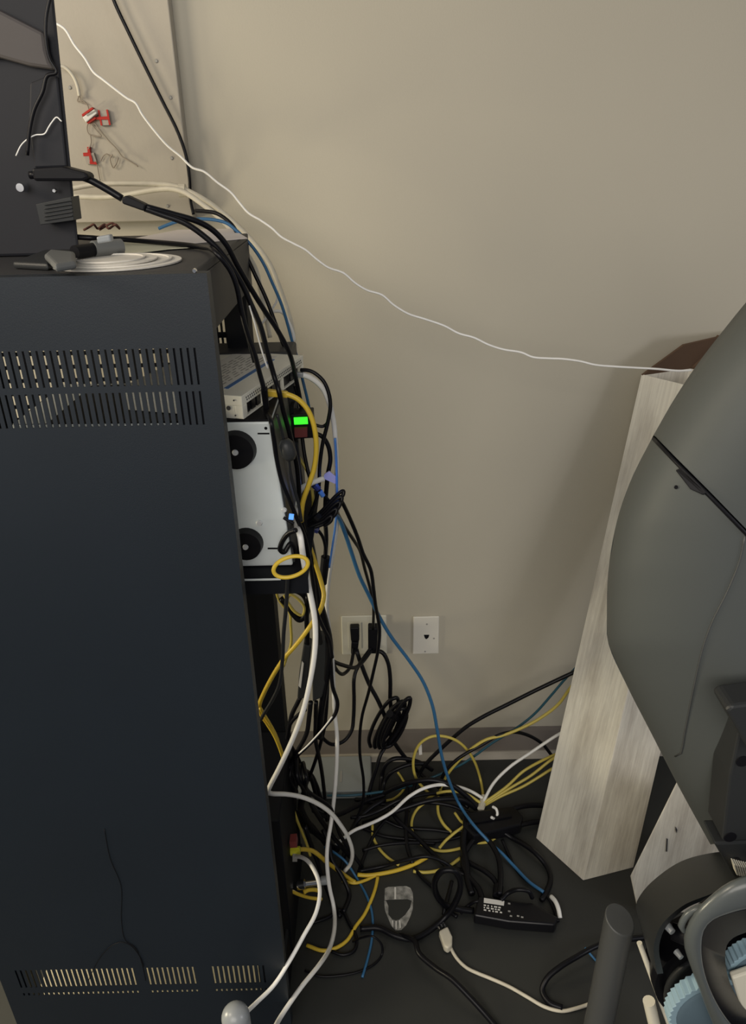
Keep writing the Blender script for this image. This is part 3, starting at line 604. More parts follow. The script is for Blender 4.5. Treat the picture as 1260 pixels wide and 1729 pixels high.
cable('bcable', 9, 'black cord with coils beside the lower rubber foot', [(500, 895, -.66), (488, 900), (478, 912), (473, 928), (480, 932), (490, 918), (497, 925), (488, 950), (482, 975), (489, 1000, -.60)])
o = cable('bcable', 6, 'black cable from a dark blue plug down to an inline black barrel', [(524, 893, -.45), (533, 893), (541, 900), (547, 912), (550, 930), (549, 945, -.42)])
plain(MB().cyl(P(524, 890, -.45), P(538, 895, -.45), .0075, .007, 12).build('plug', M['bluep'], o), 'ribbed dark blue plug')
plain(MB().cyl(P(550, 940, -.42), P(545, 985, -.42), .0085, .0075, 14).build('barrel', M['black'], o), 'inline black barrel')
c = tag(MB().cyl(P(488, 872, -.665), P(496, 873, -.665), .0045, .0045, 10).build('indicator_plug', M['blue']), 'small glowing blue plug at the silver chassis edge', 'plug')
cable('bcable', 6, 'short black pigtail left of the glowing blue plug', [(479, 874, -.655), (484, 877), (489, 880), (496, 884, -.655)])
def lamp(name, loc, e, col, parent):
    l = bpy.data.lights.new(name, 'POINT'); l.energy = e; l.color = col; l.shadow_soft_size = .006
    o = bpy.data.objects.new(name, l); C.objects.link(o); o.location = loc; return o
lamp('blue_indicator_light', P(553, 815, -.46), .008, (.15, .30, 1.0), None)
# descending lower cables
cable('bcable', 8, 'black cable from the thick white cable down to the rack foot', [(525, 1185, -.42), (522, 1212), (518, 1238), (505, 1264), (491, 1288), (482, 1312), (478, 1340, -.40)])
cable('bcable', 7, 'black cable hanging straight in the middle above the pale box', [(534, 1185, -.42), (533, 1220), (533, 1250), (540, 1283), (545, 1314), (549, 1352), (552, 1385, -.30)])
cable('bcable', 6.5, 'black cable crossing leftwards behind the long white cable', [(553, 1100, -.34), (553, 1160), (550, 1212), (547, 1232), (540, 1260), (529, 1295), (515, 1331), (507, 1357), (503, 1395, -.32)])
cable('bcable', 7, 'black cable bowing right past the long white one then left', [(558, 1095, -.42), (559, 1125), (562, 1160), (570, 1187), (566, 1206), (552, 1223), (538, 1241), (519, 1260), (503, 1275), (491, 1293), (484, 1322, -.42)])
cable('wcable', 3, 'thin white painted highlight along the leftward black cable', [(561, 1210, -.44), (549, 1226), (537, 1240), (520, 1258), (505, 1272, -.44)])  # painted sheen of the black cable, laid on as a white tube
cable('bcable', 8, 'black arc springing from the rack over the pale grey box', [(492, 1262, -.36), (500, 1275), (507, 1290), (511, 1298), (525, 1308), (534, 1325), (540, 1343), (548, 1365), (558, 1385, -.24)])
cable('bcable', 8, 'second black arc lower over the pale grey box', [(484, 1296, -.36), (500, 1296), (513, 1300), (524, 1312), (531, 1332), (536, 1355), (545, 1378, -.26)])
random.seed(11)
for k, lab in enumerate(('black cable bunched at the rack foot, nearest the panel', 'black cable bunched at the rack foot beside the V bend', 'black cable draped over the rack foot bunch', 'black cable curling under the V bend of the white cable', 'black cable at the rack foot reaching to the floor tangle')):
    x = 484 + k*7
    j = [random.uniform(-9, 9) for _ in range(8)]
    cable('bcable', (11, 8, 12, 9, 7)[k], lab, [(x+j[0], 1285+j[1], -.42), (x+6+j[2], 1312, -.43-.01*k), (x+14+j[3]*1.4, 1336, -.42), (x+10+k*5+j[4]*1.6, 1362, -.40), (x+24+k*8+j[5], 1390+k*6, -.36), (x+44+k*14, 1410+k*12+j[6], .006)])
cable('pycable', 6, 'dull yellow cable inside the rack foot beside the dark unit', [(494, 1362, -.40), (502, 1385), (510, 1405), (518, 1425, -.40), (524, 1445, -.40)])
# ------------------------------------------------------------------ floor things by the wall
fb = empty('flat_box', F(560, 1310, 0), 'flat pale grey box on the floor against the baseboard behind the cables', 'box')
A = F(470, 1352, 0); B = F(628, 1349, 0)
MB().box((A.x, A.y, .0005), (B.x, -.024, .030)).build('lid', M['flatbox'], fb, bevel=.004, seg=3)
c = F(576, 1311, .0302); MB().box((c.x-.003, c.y-.02, .0302), (c.x+.003, c.y+.02, .0309)).build('slot', M['inkgrey'], fb)
# right hand cables running behind the carton
cable('bcable', 7, 'black cable rising right along the wall behind the white carton', [(985, 1128, -.10), (961, 1139), (910, 1163), (856, 1190), (818, 1209), (788, 1227), (767, 1244), (745, 1264), (721, 1288), (707, 1309, .03), (696, 1340, .01), (689, 1370, 0)])
cable('bcable', 6, 'black cable arching over the baseboard to the white carton', [(945, 1290, -.09), (930, 1273), (915, 1255), (891, 1241), (867, 1236), (843, 1241), (815, 1257), (791, 1270), (770, 1284), (750, 1306), (742, 1330, .03)])
cable('tcable', 5, 'dark blue cable rising behind the white carton', [(975, 1125, -.08), (954, 1147), (931, 1174), (904, 1204), (877, 1226), (829, 1256), (802, 1276), (775, 1293), (729, 1313, .012), (690, 1328, .008), (629, 1339, .034), (590, 1343, .036), (552, 1343, .036)])
cable('pycable', 6.5, 'yellow cable dipping from behind the carton down to the floor', [(975, 1145, -.11), (960, 1166), (942, 1190), (910, 1214), (877, 1231), (848, 1242), (823, 1248), (802, 1260), (780, 1279), (759, 1303), (748, 1322, .03), (741, 1348, .02), (740, 1371, .012), (748, 1390, .008), (763, 1406, 0)])
cable('wcable', 5.5, 'white cable from behind the carton to the cable tie on the floor', [(960, 1232, -.13), (940, 1242), (896, 1271), (861, 1295), (834, 1322), (817, 1352, .035)])
cable('pycable', 6, 'uppermost of three yellow cables from the tie to the carton', [(948, 1270, -.14), (931, 1277), (910, 1287), (883, 1303), (856, 1328), (817, 1356, .03)])
cable('pycable', 6, 'middle of three yellow cables from the tie to the carton', [(946, 1274, -.16), (931, 1283), (896, 1310), (861, 1331), (818, 1358, .026)])
cable('pycable', 6, 'lowest of three yellow cables from the tie to the carton', [(944, 1292, -.17), (929, 1300), (910, 1312), (883, 1328), (845, 1345), (818, 1360, .022)])
o = cable('pycable', 6, 'round yellow loop standing up from the tie against the baseboard', [(817, 1350, .032), (812, 1318, -.11), (802, 1287), (788, 1265), (770, 1250), (748, 1243), (728, 1244), (710, 1255), (699, 1278), (699, 1302), (705, 1318), (718, 1333, .02), (731, 1345, .012)])
MB().prism(((706, 1258), (712, 1256), (713, 1274), (708, 1275)), -.112, -.110).build('white_tag', M['label'], o)
cable('pycable', 6, 'short yellow cable bowing left from the tie under the white one', [(814, 1357, .03), (806, 1352), (788, 1341), (764, 1336), (737, 1340), (716, 1353, .01)])
o = cable('wcable', 6, 'white cable from the tie sweeping left across the floor tangle', [(816, 1348, .034), (797, 1337, .04), (775, 1329), (743, 1325), (716, 1331), (691, 1345), (662, 1371), (640, 1384, .025), (620, 1393), (595, 1404), (564, 1430, .012)])
MB().cyl(F(818, 1346, .03), F(812, 1366, .03), .010, .009, 12).build('cable_tie', M['ccable'], o)
cable('wcable', 5, 'small white hook of cable beside the black power strip', [(832, 1362, .045), (838, 1366), (840, 1375), (836, 1382), (830, 1380, .045)])
# power strip
ps = empty('power_strip', F(850, 1395, 0), 'black power strip on the floor left of the white carton', 'power strip')
MB().slab(((782, 1372), (868, 1360), (884, 1378), (880, 1392), (800, 1412), (782, 1395)), .0005, .034).build('body', M['blackg'], ps, bevel=.004)
MB().slab(((795, 1384), (862, 1372), (865, 1378), (798, 1390)), .035, .004).build('socket_row', M['black'], ps)
cable('bcable', 9, 'black cable from the power strip rightwards under the carton', [(855, 1372, .02), (872, 1364), (893, 1360), (915, 1360), (935, 1362, 0)])
cable('bcable', 9, 'lower black cable from the power strip towards the carton', [(860, 1398, .012), (882, 1392), (905, 1388), (925, 1387, 0)])
# black floor tangle
T = [
 (8, 'black loop rising behind the coil on the grey floor', [(643, 1342, 0), (645, 1312, -.10), (650, 1293), (663, 1282), (686, 1281), (712, 1289), (730, 1300, -.08)]),
 (7, 'second black loop inside the first behind the coil', [(645, 1350, 0), (649, 1322, -.12), (660, 1305), (676, 1296), (696, 1290), (718, 1289, -.10)]),
 (9, 'black cable humping across the tangle below the baseboard', [(625, 1352, 0), (645, 1341, .02), (670, 1329), (694, 1321), (729, 1317), (761, 1325), (791, 1347), (808, 1365, .02)]),
 (9, 'broad black cable curving through the middle of the tangle', [(612, 1392, 0), (640, 1383, .015), (668, 1370), (694, 1361), (720, 1353), (748, 1349), (780, 1350), (803, 1365, .02)]),
 (7, 'black cable running level through the middle of the tangle', [(600, 1350, .01), (640, 1357, .02), (680, 1359), (721, 1355), (761, 1360), (793, 1373, .02)]),
 (6, 'black cable drooping between the two yellow floor loops', [(648, 1384, .008), (675, 1396), (700, 1399), (734, 1401), (766, 1405), (802, 1399, .02)]),
 (6, 'black cable slanting gently across the inner yellow loop', [(600, 1392, .003), (622, 1402), (645, 1411), (690, 1417), (736, 1420), (772, 1414), (800, 1402, .015)]),
 (6, 'black cable climbing from lower left across the tangle', [(606, 1472, 0), (613, 1452), (621, 1432), (633, 1408), (648, 1388), (668, 1368, .01)]),
 (6, 'black cable running level above the long yellow floor cable', [(612, 1436, 0), (640, 1428), (668, 1424), (700, 1423), (735, 1424, 0)]),
 (7, 'black cable wriggling right above the long yellow floor cable', [(606, 1471, .004), (645, 1463, .006), (682, 1453), (721, 1446), (750, 1456), (769, 1470), (790, 1478, 0)]),
 (7, 'upright black cable down the centre of the tangle', [(688, 1330, .02), (688, 1360, .02), (686, 1395, .015), (688, 1430, .01), (697, 1458, .006)]),
 (8, 'black cable crossing down right from the middle of the tangle', [(655, 1360, .02), (672, 1385, .02), (700, 1410, .012), (730, 1440, .008), (755, 1462, .006), (778, 1470, 0)]),
 (12, 'thick black cable pile beside the power strip', [(795, 1385, .03), (785, 1405, .02), (783, 1430, .012), (787, 1455, .012), (790, 1485, .008), (797, 1510, 0)]),
 (10, 'thick black cable from the power strip to the black adapter', [(815, 1400, .02), (798, 1420, .012), (782, 1450, .01), (790, 1478, .01), (808, 1500, .012), (815, 1520, .015)]),
 (10, 'black cable falling straight onto the black adapter label', [(812, 1405, .03), (829, 1424, .02), (841, 1446, .02), (845, 1468, .02), (845, 1492, .025), (843, 1510, .03)]),
 (9, 'black cable slanting to the plug above the black adapter', [(785, 1452, .004), (800, 1461), (817, 1470), (832, 1482), (841, 1496, .01)]),
 (9, 'black cable bowing along the edge of the white carton', [(850, 1405, .01), (865, 1415, 0), (885, 1426), (905, 1441), (924, 1464), (930, 1484), (922, 1508), (914, 1520, 0)]),
 (6, 'thin black cable curving round the right side of the black adapter', [(848, 1418, .01), (858, 1440, 0), (868, 1462), (882, 1480), (905, 1497), (926, 1516), (938, 1540), (942, 1556, 0)]),
 (8, 'black arch of cable over the black adapter', [(846, 1520, .028), (858, 1508, .035), (875, 1502), (893, 1505), (899, 1516, .03)]),
 (6, 'black arch left of the black adapter', [(778, 1542, 0), (790, 1530, .006), (804, 1522), (820, 1524, .02)]),
 (11, 'thick black cable looping right of the floor sticker', [(608, 1568, 0), (640, 1567), (668, 1580), (697, 1585), (727, 1570), (755, 1545), (773, 1515), (778, 1490), (767, 1470), (748, 1470), (735, 1486), (737, 1510), (752, 1528), (775, 1535), (800, 1538, 0)]),
 (10, 'thick black cable running to the bottom of the photo', [(676, 1578, 0), (700, 1588), (708, 1610), (735, 1634), (763, 1653), (793, 1683), (823, 1716), (850, 1748, 0)]),
 (7, 'black cable between the yellow cable and the thick loop', [(700, 1466, 0), (715, 1484), (732, 1500), (743, 1522), (758, 1538), (772, 1548, 0)]),
 (7, 'short upright black cable inside the thick loop', [(763, 1488, .01), (758, 1508, .01), (752, 1530, .012), (749, 1545, 0)]),
 (10, 'black cable sweeping in from the right by the grey post', [(1100, 1582, 0), (1060, 1586), (1028, 1590), (1000, 1601), (975, 1615), (947, 1632), (924, 1652), (916, 1672), (927, 1692), (950, 1702, 0)]),
 (4, 'thin black loop on the floor below the blue cable', [(596, 1590, 0), (612, 1583), (630, 1581), (644, 1594), (645, 1612), (632, 1628), (608, 1640), (575, 1647), (540, 1648), (515, 1639, 0)]),
 (6, 'black cable curling at the rack foot beside the yellow end', [(520, 1560, -.42), (535, 1556, -.40), (556, 1548), (575, 1536), (590, 1560, 0), (602, 1585, 0), (598, 1605), (580, 1612), (560, 1606, 0)]),
 (8, 'black cable hanging in the gap under the V bend', [(545, 1400, -.34), (556, 1425), (560, 1450), (578, 1480), (590, 1510, 0), (580, 1540, 0)]),
 (8, 'black cable dropping left of the long white one to the floor', [(515, 1395, -.42), (526, 1428), (538, 1460), (548, 1490), (560, 1520, 0), (575, 1548, 0)]),
 (9, 'black cable crossing from the rack foot to the tangle centre', [(530, 1368, -.34), (552, 1378), (575, 1374), (600, 1362), (625, 1350, .02), (650, 1342, .02)]),
 (8, 'black cable sweeping down left from the tangle to the rack foot', [(650, 1350, .03), (626, 1364, .03), (604, 1385, .02), (590, 1410), (582, 1440), (575, 1470, 0)]),
 (7, 'black cable doubling under the white sweeping cable', [(592, 1380, .02), (615, 1378, .025), (642, 1368, .03), (672, 1352), (700, 1345), (732, 1340), (760, 1345, .02)]),
]
for w, lab, pts in T: cable('bcable', w, lab, pts)
# yellow floor loops
Yl = [
 ('pycable', 6, 'big yellow floor loop at the middle of the tangle', [(732, 1350, .01), (714, 1358, .008), (702, 1370), (695, 1390), (698, 1408), (708, 1422), (722, 1431), (745, 1437), (775, 1433), (795, 1425, 0)]),
 ('pycable', 6, 'short yellow piece crossing beside the power strip', [(768, 1372, .02), (777, 1385), (784, 1393), (768, 1406), (752, 1420), (742, 1432, .01)]),
 ('ycable', 8, 'long yellow cable sweeping along the front of the tangle', [(604, 1477, .002), (622, 1478), (645, 1475), (672, 1469), (700, 1459), (722, 1447, .004)]),
 ('ycable', 6, 'yellow cable branching under the long yellow one', [(578, 1487, 0), (600, 1491), (618, 1486), (633, 1479), (650, 1474, 0)]),
 ('ycable', 7, 'yellow cable running down left from the long yellow one', [(638, 1481, 0), (634, 1500), (626, 1522), (615, 1545), (601, 1564), (586, 1588), (566, 1601), (545, 1605), (518, 1596, 0)]),
 ('pycable', 6, 'dim yellow cable on the left side of the tangle', [(629, 1392, .004), (630, 1412), (640, 1432), (655, 1448), (674, 1461, 0)]),
 ('pycable', 7, 'yellow cable curving under the tangle by the thick black pile', [(698, 1471, 0), (715, 1473), (735, 1471), (756, 1464), (777, 1449, 0)]),
 ('pycable', 6, 'short yellow cable below the power strip', [(793, 1420, 0), (808, 1423), (826, 1421), (838, 1414, 0)]),
]
for m, w, lab, pts in Yl: cable(m, w, lab, pts)
o = cable('ycable', 8, 'yellow cable with lime plug at the rack foot', [(497, 1436, -.52), (510, 1434), (526, 1436), (540, 1445), (552, 1456), (566, 1466, -.40), (585, 1480, -.33), (600, 1490, .0)])
plain(MB().cyl(P(491, 1437, -.52), P(507, 1436, -.52), .0095, .0085, 8).build('plug', mat('lime_plug', (.62, .60, .03), .35), o), 'lime yellow plug')
cable('wcable', 7.5, 'white cable from below the lime plug down to the photo bottom left', [(498, 1446, -.525), (508, 1447), (520, 1454), (530, 1468), (538, 1488), (540, 1512), (533, 1543), (514, 1578), (490, 1621), (462, 1664), (434, 1692), (414, 1711, -.82)])
cable('ycable', 7, 'yellow cable crossing the rack foot below the silver connector', [(468, 1486, -.56), (478, 1494), (490, 1503), (507, 1511), (525, 1516), (543, 1518, -.50)])
bn = empty('coaxial_connector', P(530, 1495, -.50), 'silver barrel connector at the rack foot beside the white cable', 'connector')
MB().cyl(P(503, 1495, -.51), P(515, 1493, -.51), .011, .011, 16).build('nut', M['chrome'], bn, smooth=True, flatangle=40)
MB().cyl(P(515, 1493, -.51), P(538, 1490, -.50), .006, .006, 14).build('barrel', M['chrome'], bn, smooth=True, flatangle=40)
MB().cyl(P(543, 1487, -.47), P(552, 1486, -.47), .010, .010, 14).build('collar', M['lgrey'], bn, smooth=True, flatangle=40)
cable('ycable', 8, 'bright short yellow cable just under the silver connector', [(513, 1507, -.52), (520, 1503), (530, 1502), (539, 1504, -.50)])
cable('blcable', 5, 'blue cable trailing down the floor left of the sticker', [(548, 1430, -.34), (567, 1441), (584, 1455), (601, 1480, .0), (620, 1514), (629, 1546), (628, 1586), (621, 1619), (612, 1650, 0)])
cable('blcable', 6.5, 'long blue cable from the bundle over the wall to the power strip', [(566, 868, -.43), (573, 876), (582, 898), (593, 931), (607, 972), (622, 1003), (640, 1040), (660, 1074), (690, 1114), (714, 1150), (730, 1190), (738, 1230), (747, 1280), (760, 1322), (777, 1360, .045), (800, 1393, .042), (830, 1425, .02), (848, 1441, .01), (868, 1462, .004), (895, 1490, .01), (918, 1506, .01)])
cable('wcable', 8, 'short white cable end curving at the right end of the black adapter', [(931, 1514, .006), (938, 1522), (943, 1534), (946, 1550, .006)])
cable('blcable', 4.5, 'short blue cable lying over the black cable by the grey post', [(988, 1600, .012), (1003, 1618, 0), (1024, 1640, 0), (1045, 1660, 0)])
cable('pycable', 5, 'small yellow cable curl on the floor below the coil', [(672, 1304, .01), (680, 1316), (684, 1326), (678, 1338), (664, 1349), (652, 1352, .004)])
# white power cord with three-prong plug
wc = cable('ccable', 6.3, 'grey-white power cord with three-prong plug lying on the floor', [(757, 1590, .004), (763, 1604), (773, 1620), (788, 1634), (806, 1643), (826, 1651), (860, 1666), (890, 1683), (920, 1700), (948, 1707), (975, 1702, 0), (1010, 1690, 0)])
MB().slab(((741, 1571), (756, 1563), (764, 1580), (764, 1594), (757, 1601), (750, 1597)), .002, .02).build('plug', M['ccable'], wc, bevel=.004, seg=3)
for a, b in (((742, 1570), (738, 1558)), ((753, 1565), (747, 1553)), ((748, 1566), (744, 1557))):
    MB().cyl(F(*a, .012), F(*b, .012), .0022, .0022, 6).build('prong', M['chrome'], wc)
# laptop-type adapter
ad = empty('power_adapter', F(875, 1550, 0), 'black power adapter with white printed label on the floor', 'power adapter')
MB().slab(((808, 1512), (900, 1524), (943, 1548), (938, 1562), (860, 1556), (800, 1545)), .0005, .030).build('body', M['blackg'], ad, bevel=.005, seg=3)
MB().slab(((817.5, 1516), (852, 1521.5), (851, 1529), (817, 1524)), .0308, .0006).build('white_label', M['label'], ad)
mb = MB(); random.seed(9)
for i in range(3):
    x = 817
    while x < 847:
        l = random.uniform(2, 6); y = 1527 + i*4 + (x-817)*.15
        mb.slab(((x, y), (x+l, y+l*.15), (x+l, y+2.2+l*.15), (x, y+2.2)), .0308, .0006); x += l + random.uniform(1.5, 4)
mb.build('small_print', M['label'], ad)
mb = MB()
for x, y in ((858, 1524), (858, 1537), (861, 1545), (873, 1545), (880, 1547)): mb.slab(((x, y), (x+4, y+.6), (x+4, y+3), (x, y+2.4)), .0308, .0006)
mb.build('approval_marks', M['inkgrey'], ad)
MB().cyl(F(842, 1496, .02), F(840, 1514, .024), .012, .012, 12).build('plug', M['black'], ad, bevel=.002)
# worn sticker
st = MB()
out = [(650, 1500), (656, 1497.5), (672, 1496.5), (686, 1496), (693, 1499), (697, 1507), (698, 1520)]
st.slab(out + [(697, 1521), (688, 1518), (672, 1518.5), (656, 1519), (649.5, 1520)], .0002, .0005)
st.slab(((649, 1521), (652, 1521), (656, 1530), (656, 1544), (662, 1552), (668, 1554), (668, 1571), (661, 1563), (655, 1549), (650, 1536)), .0002, .0005)
st.slab(((668, 1554), (674, 1553), (684, 1545), (693, 1532), (695, 1521), (698, 1521), (697, 1536), (692, 1550), (686, 1562), (678, 1570), (668, 1571)), .0002, .0005)
o = tag(st.build('floor_sticker', M['sticker']), 'worn whitish U-shaped sticker stuck on the grey floor', 'sticker')
mb = MB()
for q in (((666, 1498), (669, 1498), (669, 1518), (666, 1518)), ((662, 1554), (664, 1554.5), (664, 1566), (663, 1565)), ((668, 1555), (670, 1555), (670, 1569), (668, 1569)), ((674, 1554), (676, 1553.5), (677, 1566), (675, 1568))): mb.slab(q, .00072, .0002)
mb.build('faded_print', M['label'], o)

# ------------------------------------------------------------------ white cartons at right
def frame_box(BL, BF, BR, top_off, name, label):
    pass
b0, b1, b2 = F(905, 1415), F(985, 1487), F(1070, 1465)
t0 = P(1083, 632, -.055)
e1 = b0 - b1; e2 = b2 - b1
t1 = P(1102, 966, -.22)      # on the front ridge
ridge = (t1 - b1); sc_ = (t0.z)/ridge.z
T1 = b1 + (t0 - b0)*.92 + (ridge*sc_ - (t0-b0))*.0
T0 = t0; T1 = Vector((t0.x + .085, t0.y - .100, t0.z - .004)); T2 = T1 + Vector((.12, .045, 0)); b3 = b0 + e2; T3 = T0 + Vector((.12, .05, 0))
if T3.y > -.012: T3.y = -.012
ct = empty('carton', b1, 'tall white corrugated carton leaning on the wall with open brown top', 'carton', 'white corrugated cartons')
zax = ((T0-b0).normalized()); xax = (b0-b1); xax = (xax - zax*xax.dot(zax)).normalized(); yax = zax.cross(xax)
LM = Matrix((xax, yax, zax)).transposed().to_4x4(); LM.translation = b1
def shell(mb, quadb, quadt, th=.004):
    mb.loft(quadb, quadt, cap=False)
bmx = bmesh.new()
outer_b = [b1, b2, b3, b0]; outer_t = [T1, T2, T3, T0]
cb = sum(outer_b, Vector())/4; ctp = sum(outer_t, Vector())/4
inner_b = [p + (cb-p).normalized()*.006 + (T0-b0).normalized()*.006 for p in outer_b]; inner_t = [p + (ctp-p).normalized()*.006 for p in outer_t]
V = lambda L: [bmx.verts.new(p) for p in L]
ob, ot, ib, it = V(outer_b), V(outer_t), V(inner_b), V(inner_t)
for i in range(4):
    j = (i+1) % 4
    bmx.faces.new((ob[i], ob[j], ot[j], ot[i])); bmx.faces.new((ib[j], ib[i], it[i], it[j])); bmx.faces.new((ot[i], ot[j], it[j], it[i]))
bmx.faces.new(ob[::-1]); bmx.faces.new(ib)
bmesh.ops.recalc_face_normals(bmx, faces=bmx.faces)
inv = LM.inverted()
for v in bmx.verts: v.co = inv @ v.co
me = bpy.data.meshes.new('body'); bmx.to_mesh(me); bmx.free(); me.materials.append(M['carton'])
o = bpy.data.objects.new('body', me); C.objects.link(o); o.parent = ct; o.matrix_parent_inverse = Matrix.Translation(b1).inverted(); o.matrix_basis = LM
bv = o.modifiers.new('bevel', 'BEVEL'); bv.width = .003; bv.segments = 2; bv.limit_method = 'ANGLE'
def flap(a, b, c, d, name='flap'):
    n = (b-a).cross(d-a).normalized()*.004
    return MB().loft([a, b, c, d], [a+n, b+n, c+n, d+n]).build(name, M['brown'], ct)
flap(T0, T3, T3 + Vector((.10, .004, .078)), T0 + Vector((.080, .004, .062)))
flap(T3, T2, T2 + Vector((.05, .03, .05)), T3 + Vector((.05, .0, .07)))
# second carton lying at the foot of the machine
b0c, b1c = F(1066, 1487), F(1110, 1560); yq = -.52
c2 = empty('carton', F(1085, 1520), 'second white carton low behind the round grey drum', 'carton', 'white corrugated cartons')
apex = [P(1148, 1312, -.50), P(1210, 1440, -.50), P(1110, 1530, -.50), P(1065, 1482, -.50)]
A = [P(1152, 1300, -.50), P(1250, 1470, -.50), P(1190, 1600, -.50), P(1075, 1530, -.50), P(1064, 1478, -.50)]
mb = MB(); mb.loft(A, [P(x+22, y+26, -.40) for x, y in ((1152, 1300), (1250, 1470), (1190, 1600), (1075, 1530), (1064, 1478))])
o = mb.build('body', M['carton'], c2, bevel=.004)
for poly in (((1126, 1416), (1128, 1417), (1127, 1438), (1125, 1438)), ((1141, 1396), (1144, 1401), (1143, 1407), (1141, 1402))):
    MB().prism(poly, -.5015, -.5003).build('pen_mark', M['ink'], c2)
A = [P(1118, 1275, -.43), P(1148, 1315, -.43), P(1080, 1480, -.43), P(1066, 1466, -.43)]

# ------------------------------------------------------------------ exercise-machine-like unit at right
mc = empty('machine', F(1180, 1900, 0), 'large dark grey curved-shell machine standing at the right edge', 'machine')
OUT = [(1460, 380), (1330, 430), (1262, 508), (1220, 560), (1180, 612), (1140, 672), (1102, 738), (1066, 810), (1042, 880), (1028, 960), (1025, 1040), (1027, 1085), (1060, 1160), (1101, 1240), (1143, 1322), (1200, 1426)]
def xl(py):
    for (x0, y0), (x1, y1) in zip(OUT, OUT[1:]):
        if y0 <= py <= y1: return x0 + (x1-x0)*(py-y0)/(y1-y0)
    return OUT[-1][0] if py > OUT[-1][1] else OUT[0][0]
Y0, BU = -.76, .125
def SP(px, py, off=0.0, x0=None):
    a = (px - xl(py))/230.0
    a = min(max(a, 0), 1); y = Y0 - BU*math.sqrt(max(1-(1-a)**2, 0)) 
    return P(px, py, y-off)
def resample(poly, n):
    L = [0]
    for a, b in zip(poly, poly[1:]): L.append(L[-1] + math.hypot(b[0]-a[0], b[1]-a[1]))
    out = []
    for k in range(n):
        t = L[-1]*k/(n-1)
        for i in range(len(poly)-1):
            if L[i] <= t <= L[i+1] + 1e-9:
                f = (t-L[i])/max(L[i+1]-L[i], 1e-9); out.append((poly[i][0]+(poly[i+1][0]-poly[i][0])*f, poly[i][1]+(poly[i+1][1]-poly[i][1])*f)); break
    return out
def smooth2(poly, n):
    v = smooth_path([Vector((x, y, 0)) for x, y in poly], 8); return resample([(p.x, p.y) for p in v], n)
def skin(name, Lp, Rp, nu, m, ease=True):
    bm = bmesh.new(); G = []; K = []
    for a, b in zip(Lp, Rp):
        row, back = [], []
        for i in range(nu):
            s = i/(nu-1); s = s**2.2 if ease else s
            x, y = a[0]+(b[0]-a[0])*s, a[1]+(b[1]-a[1])*s
            p = SP(x, y); row.append(bm.verts.new(p)); back.append(bm.verts.new(P(x + 34*(1-s), y + (12 if y < 800 else -8)*(1-s), Y0 + .02 + .06*min(1, s*3))))
        G.append(row); K.append(back)
    R, Cn = len(G), nu
    def q(a, b, c, d):
        try: bm.faces.new((a, b, c, d)).smooth = True
        except ValueError: pass
    for i in range(R-1):
        for j in range(Cn-1):
            q(G[i][j], G[i][j+1], G[i+1][j+1], G[i+1][j]); q(K[i][j+1], K[i][j], K[i+1][j], K[i+1][j+1])
        q(K[i][0], G[i][0], G[i+1][0], K[i+1][0]); q(G[i][-1], K[i][-1], K[i+1][-1], G[i+1][-1])
    for j in range(Cn-1):
        q(K[0][j], K[0][j+1], G[0][j+1], G[0][j]); q(G[-1][j], G[-1][j+1], K[-1][j+1], K[-1][j])
    mb = MB(); mb.bm.free(); mb.bm = bm
    bmesh.ops.remove_doubles(bm, verts=bm.verts, dist=1e-5)
    o = mb.build(name, m, mc, smooth=True); o.data.set_sharp_from_angle(angle=math.radians(50)); return o
N = 44
Lu = smooth2(OUT[:7][::-1], N); Ru = resample([(1103, 738), (1150, 786), (1200, 836), (1260, 898), (1460, 1100)], N)
# upper cover: from the seam up to the outline
skin('upper_cover', [(x, y) for x, y in Lu], [(max(x, xl(y)), y) for x, y in [(a[0]+1.5, a[1]-3.5) for a in Ru]], 16, M['shell'], ease=False)
LL = smooth2(OUT[6:], N); RR = resample([(1460, 1100), (1420, 1120), (1290, 1135), (1262, 1172), (1243, 1235), (1226, 1320), (1212, 1424)], N)
LL2 = [(x, y) for x, y in LL]
skin('lower_cover', LL2, RR, 26, M['shell'])
g = [SP(x, y, .0005) for x, y in smooth2([(1258, 905), (1250, 945), (1228, 1000), (1203, 1050), (1187, 1095), (1172, 1160), (1158, 1230), (1148, 1276), (1140, 1277)], 30)]
MB().tube(g, .0012, 6).build('seam_bead', M['mgrey'], mc, smooth=True)
g = [SP(x, y, .001) for x, y in resample([(1104, 741), (1150, 789), (1200, 839), (1260, 901), (1300, 940)], 24)]
MB().tube(g, .0022, 6).build('seam_gap', M['black'], mc, smooth=True)
mb = MB(); mb.loft([SP(x, y, .004) for x, y in ((1141, 794), (1150, 790), (1194, 832), (1188, 836), (1166, 826))], [SP(x, y, -.01) for x, y in ((1141, 794), (1150, 790), (1194, 832), (1188, 836), (1166, 826))])
plain(mb.build('latch', M['black'], mc, bevel=.001), 'black latch slot')
c = SP(1142, 822, .0); MB().cyl(c, c+Vector((-.001, -.002, 0)), .002, None, 10).build('screw_hole', M['black'], mc)
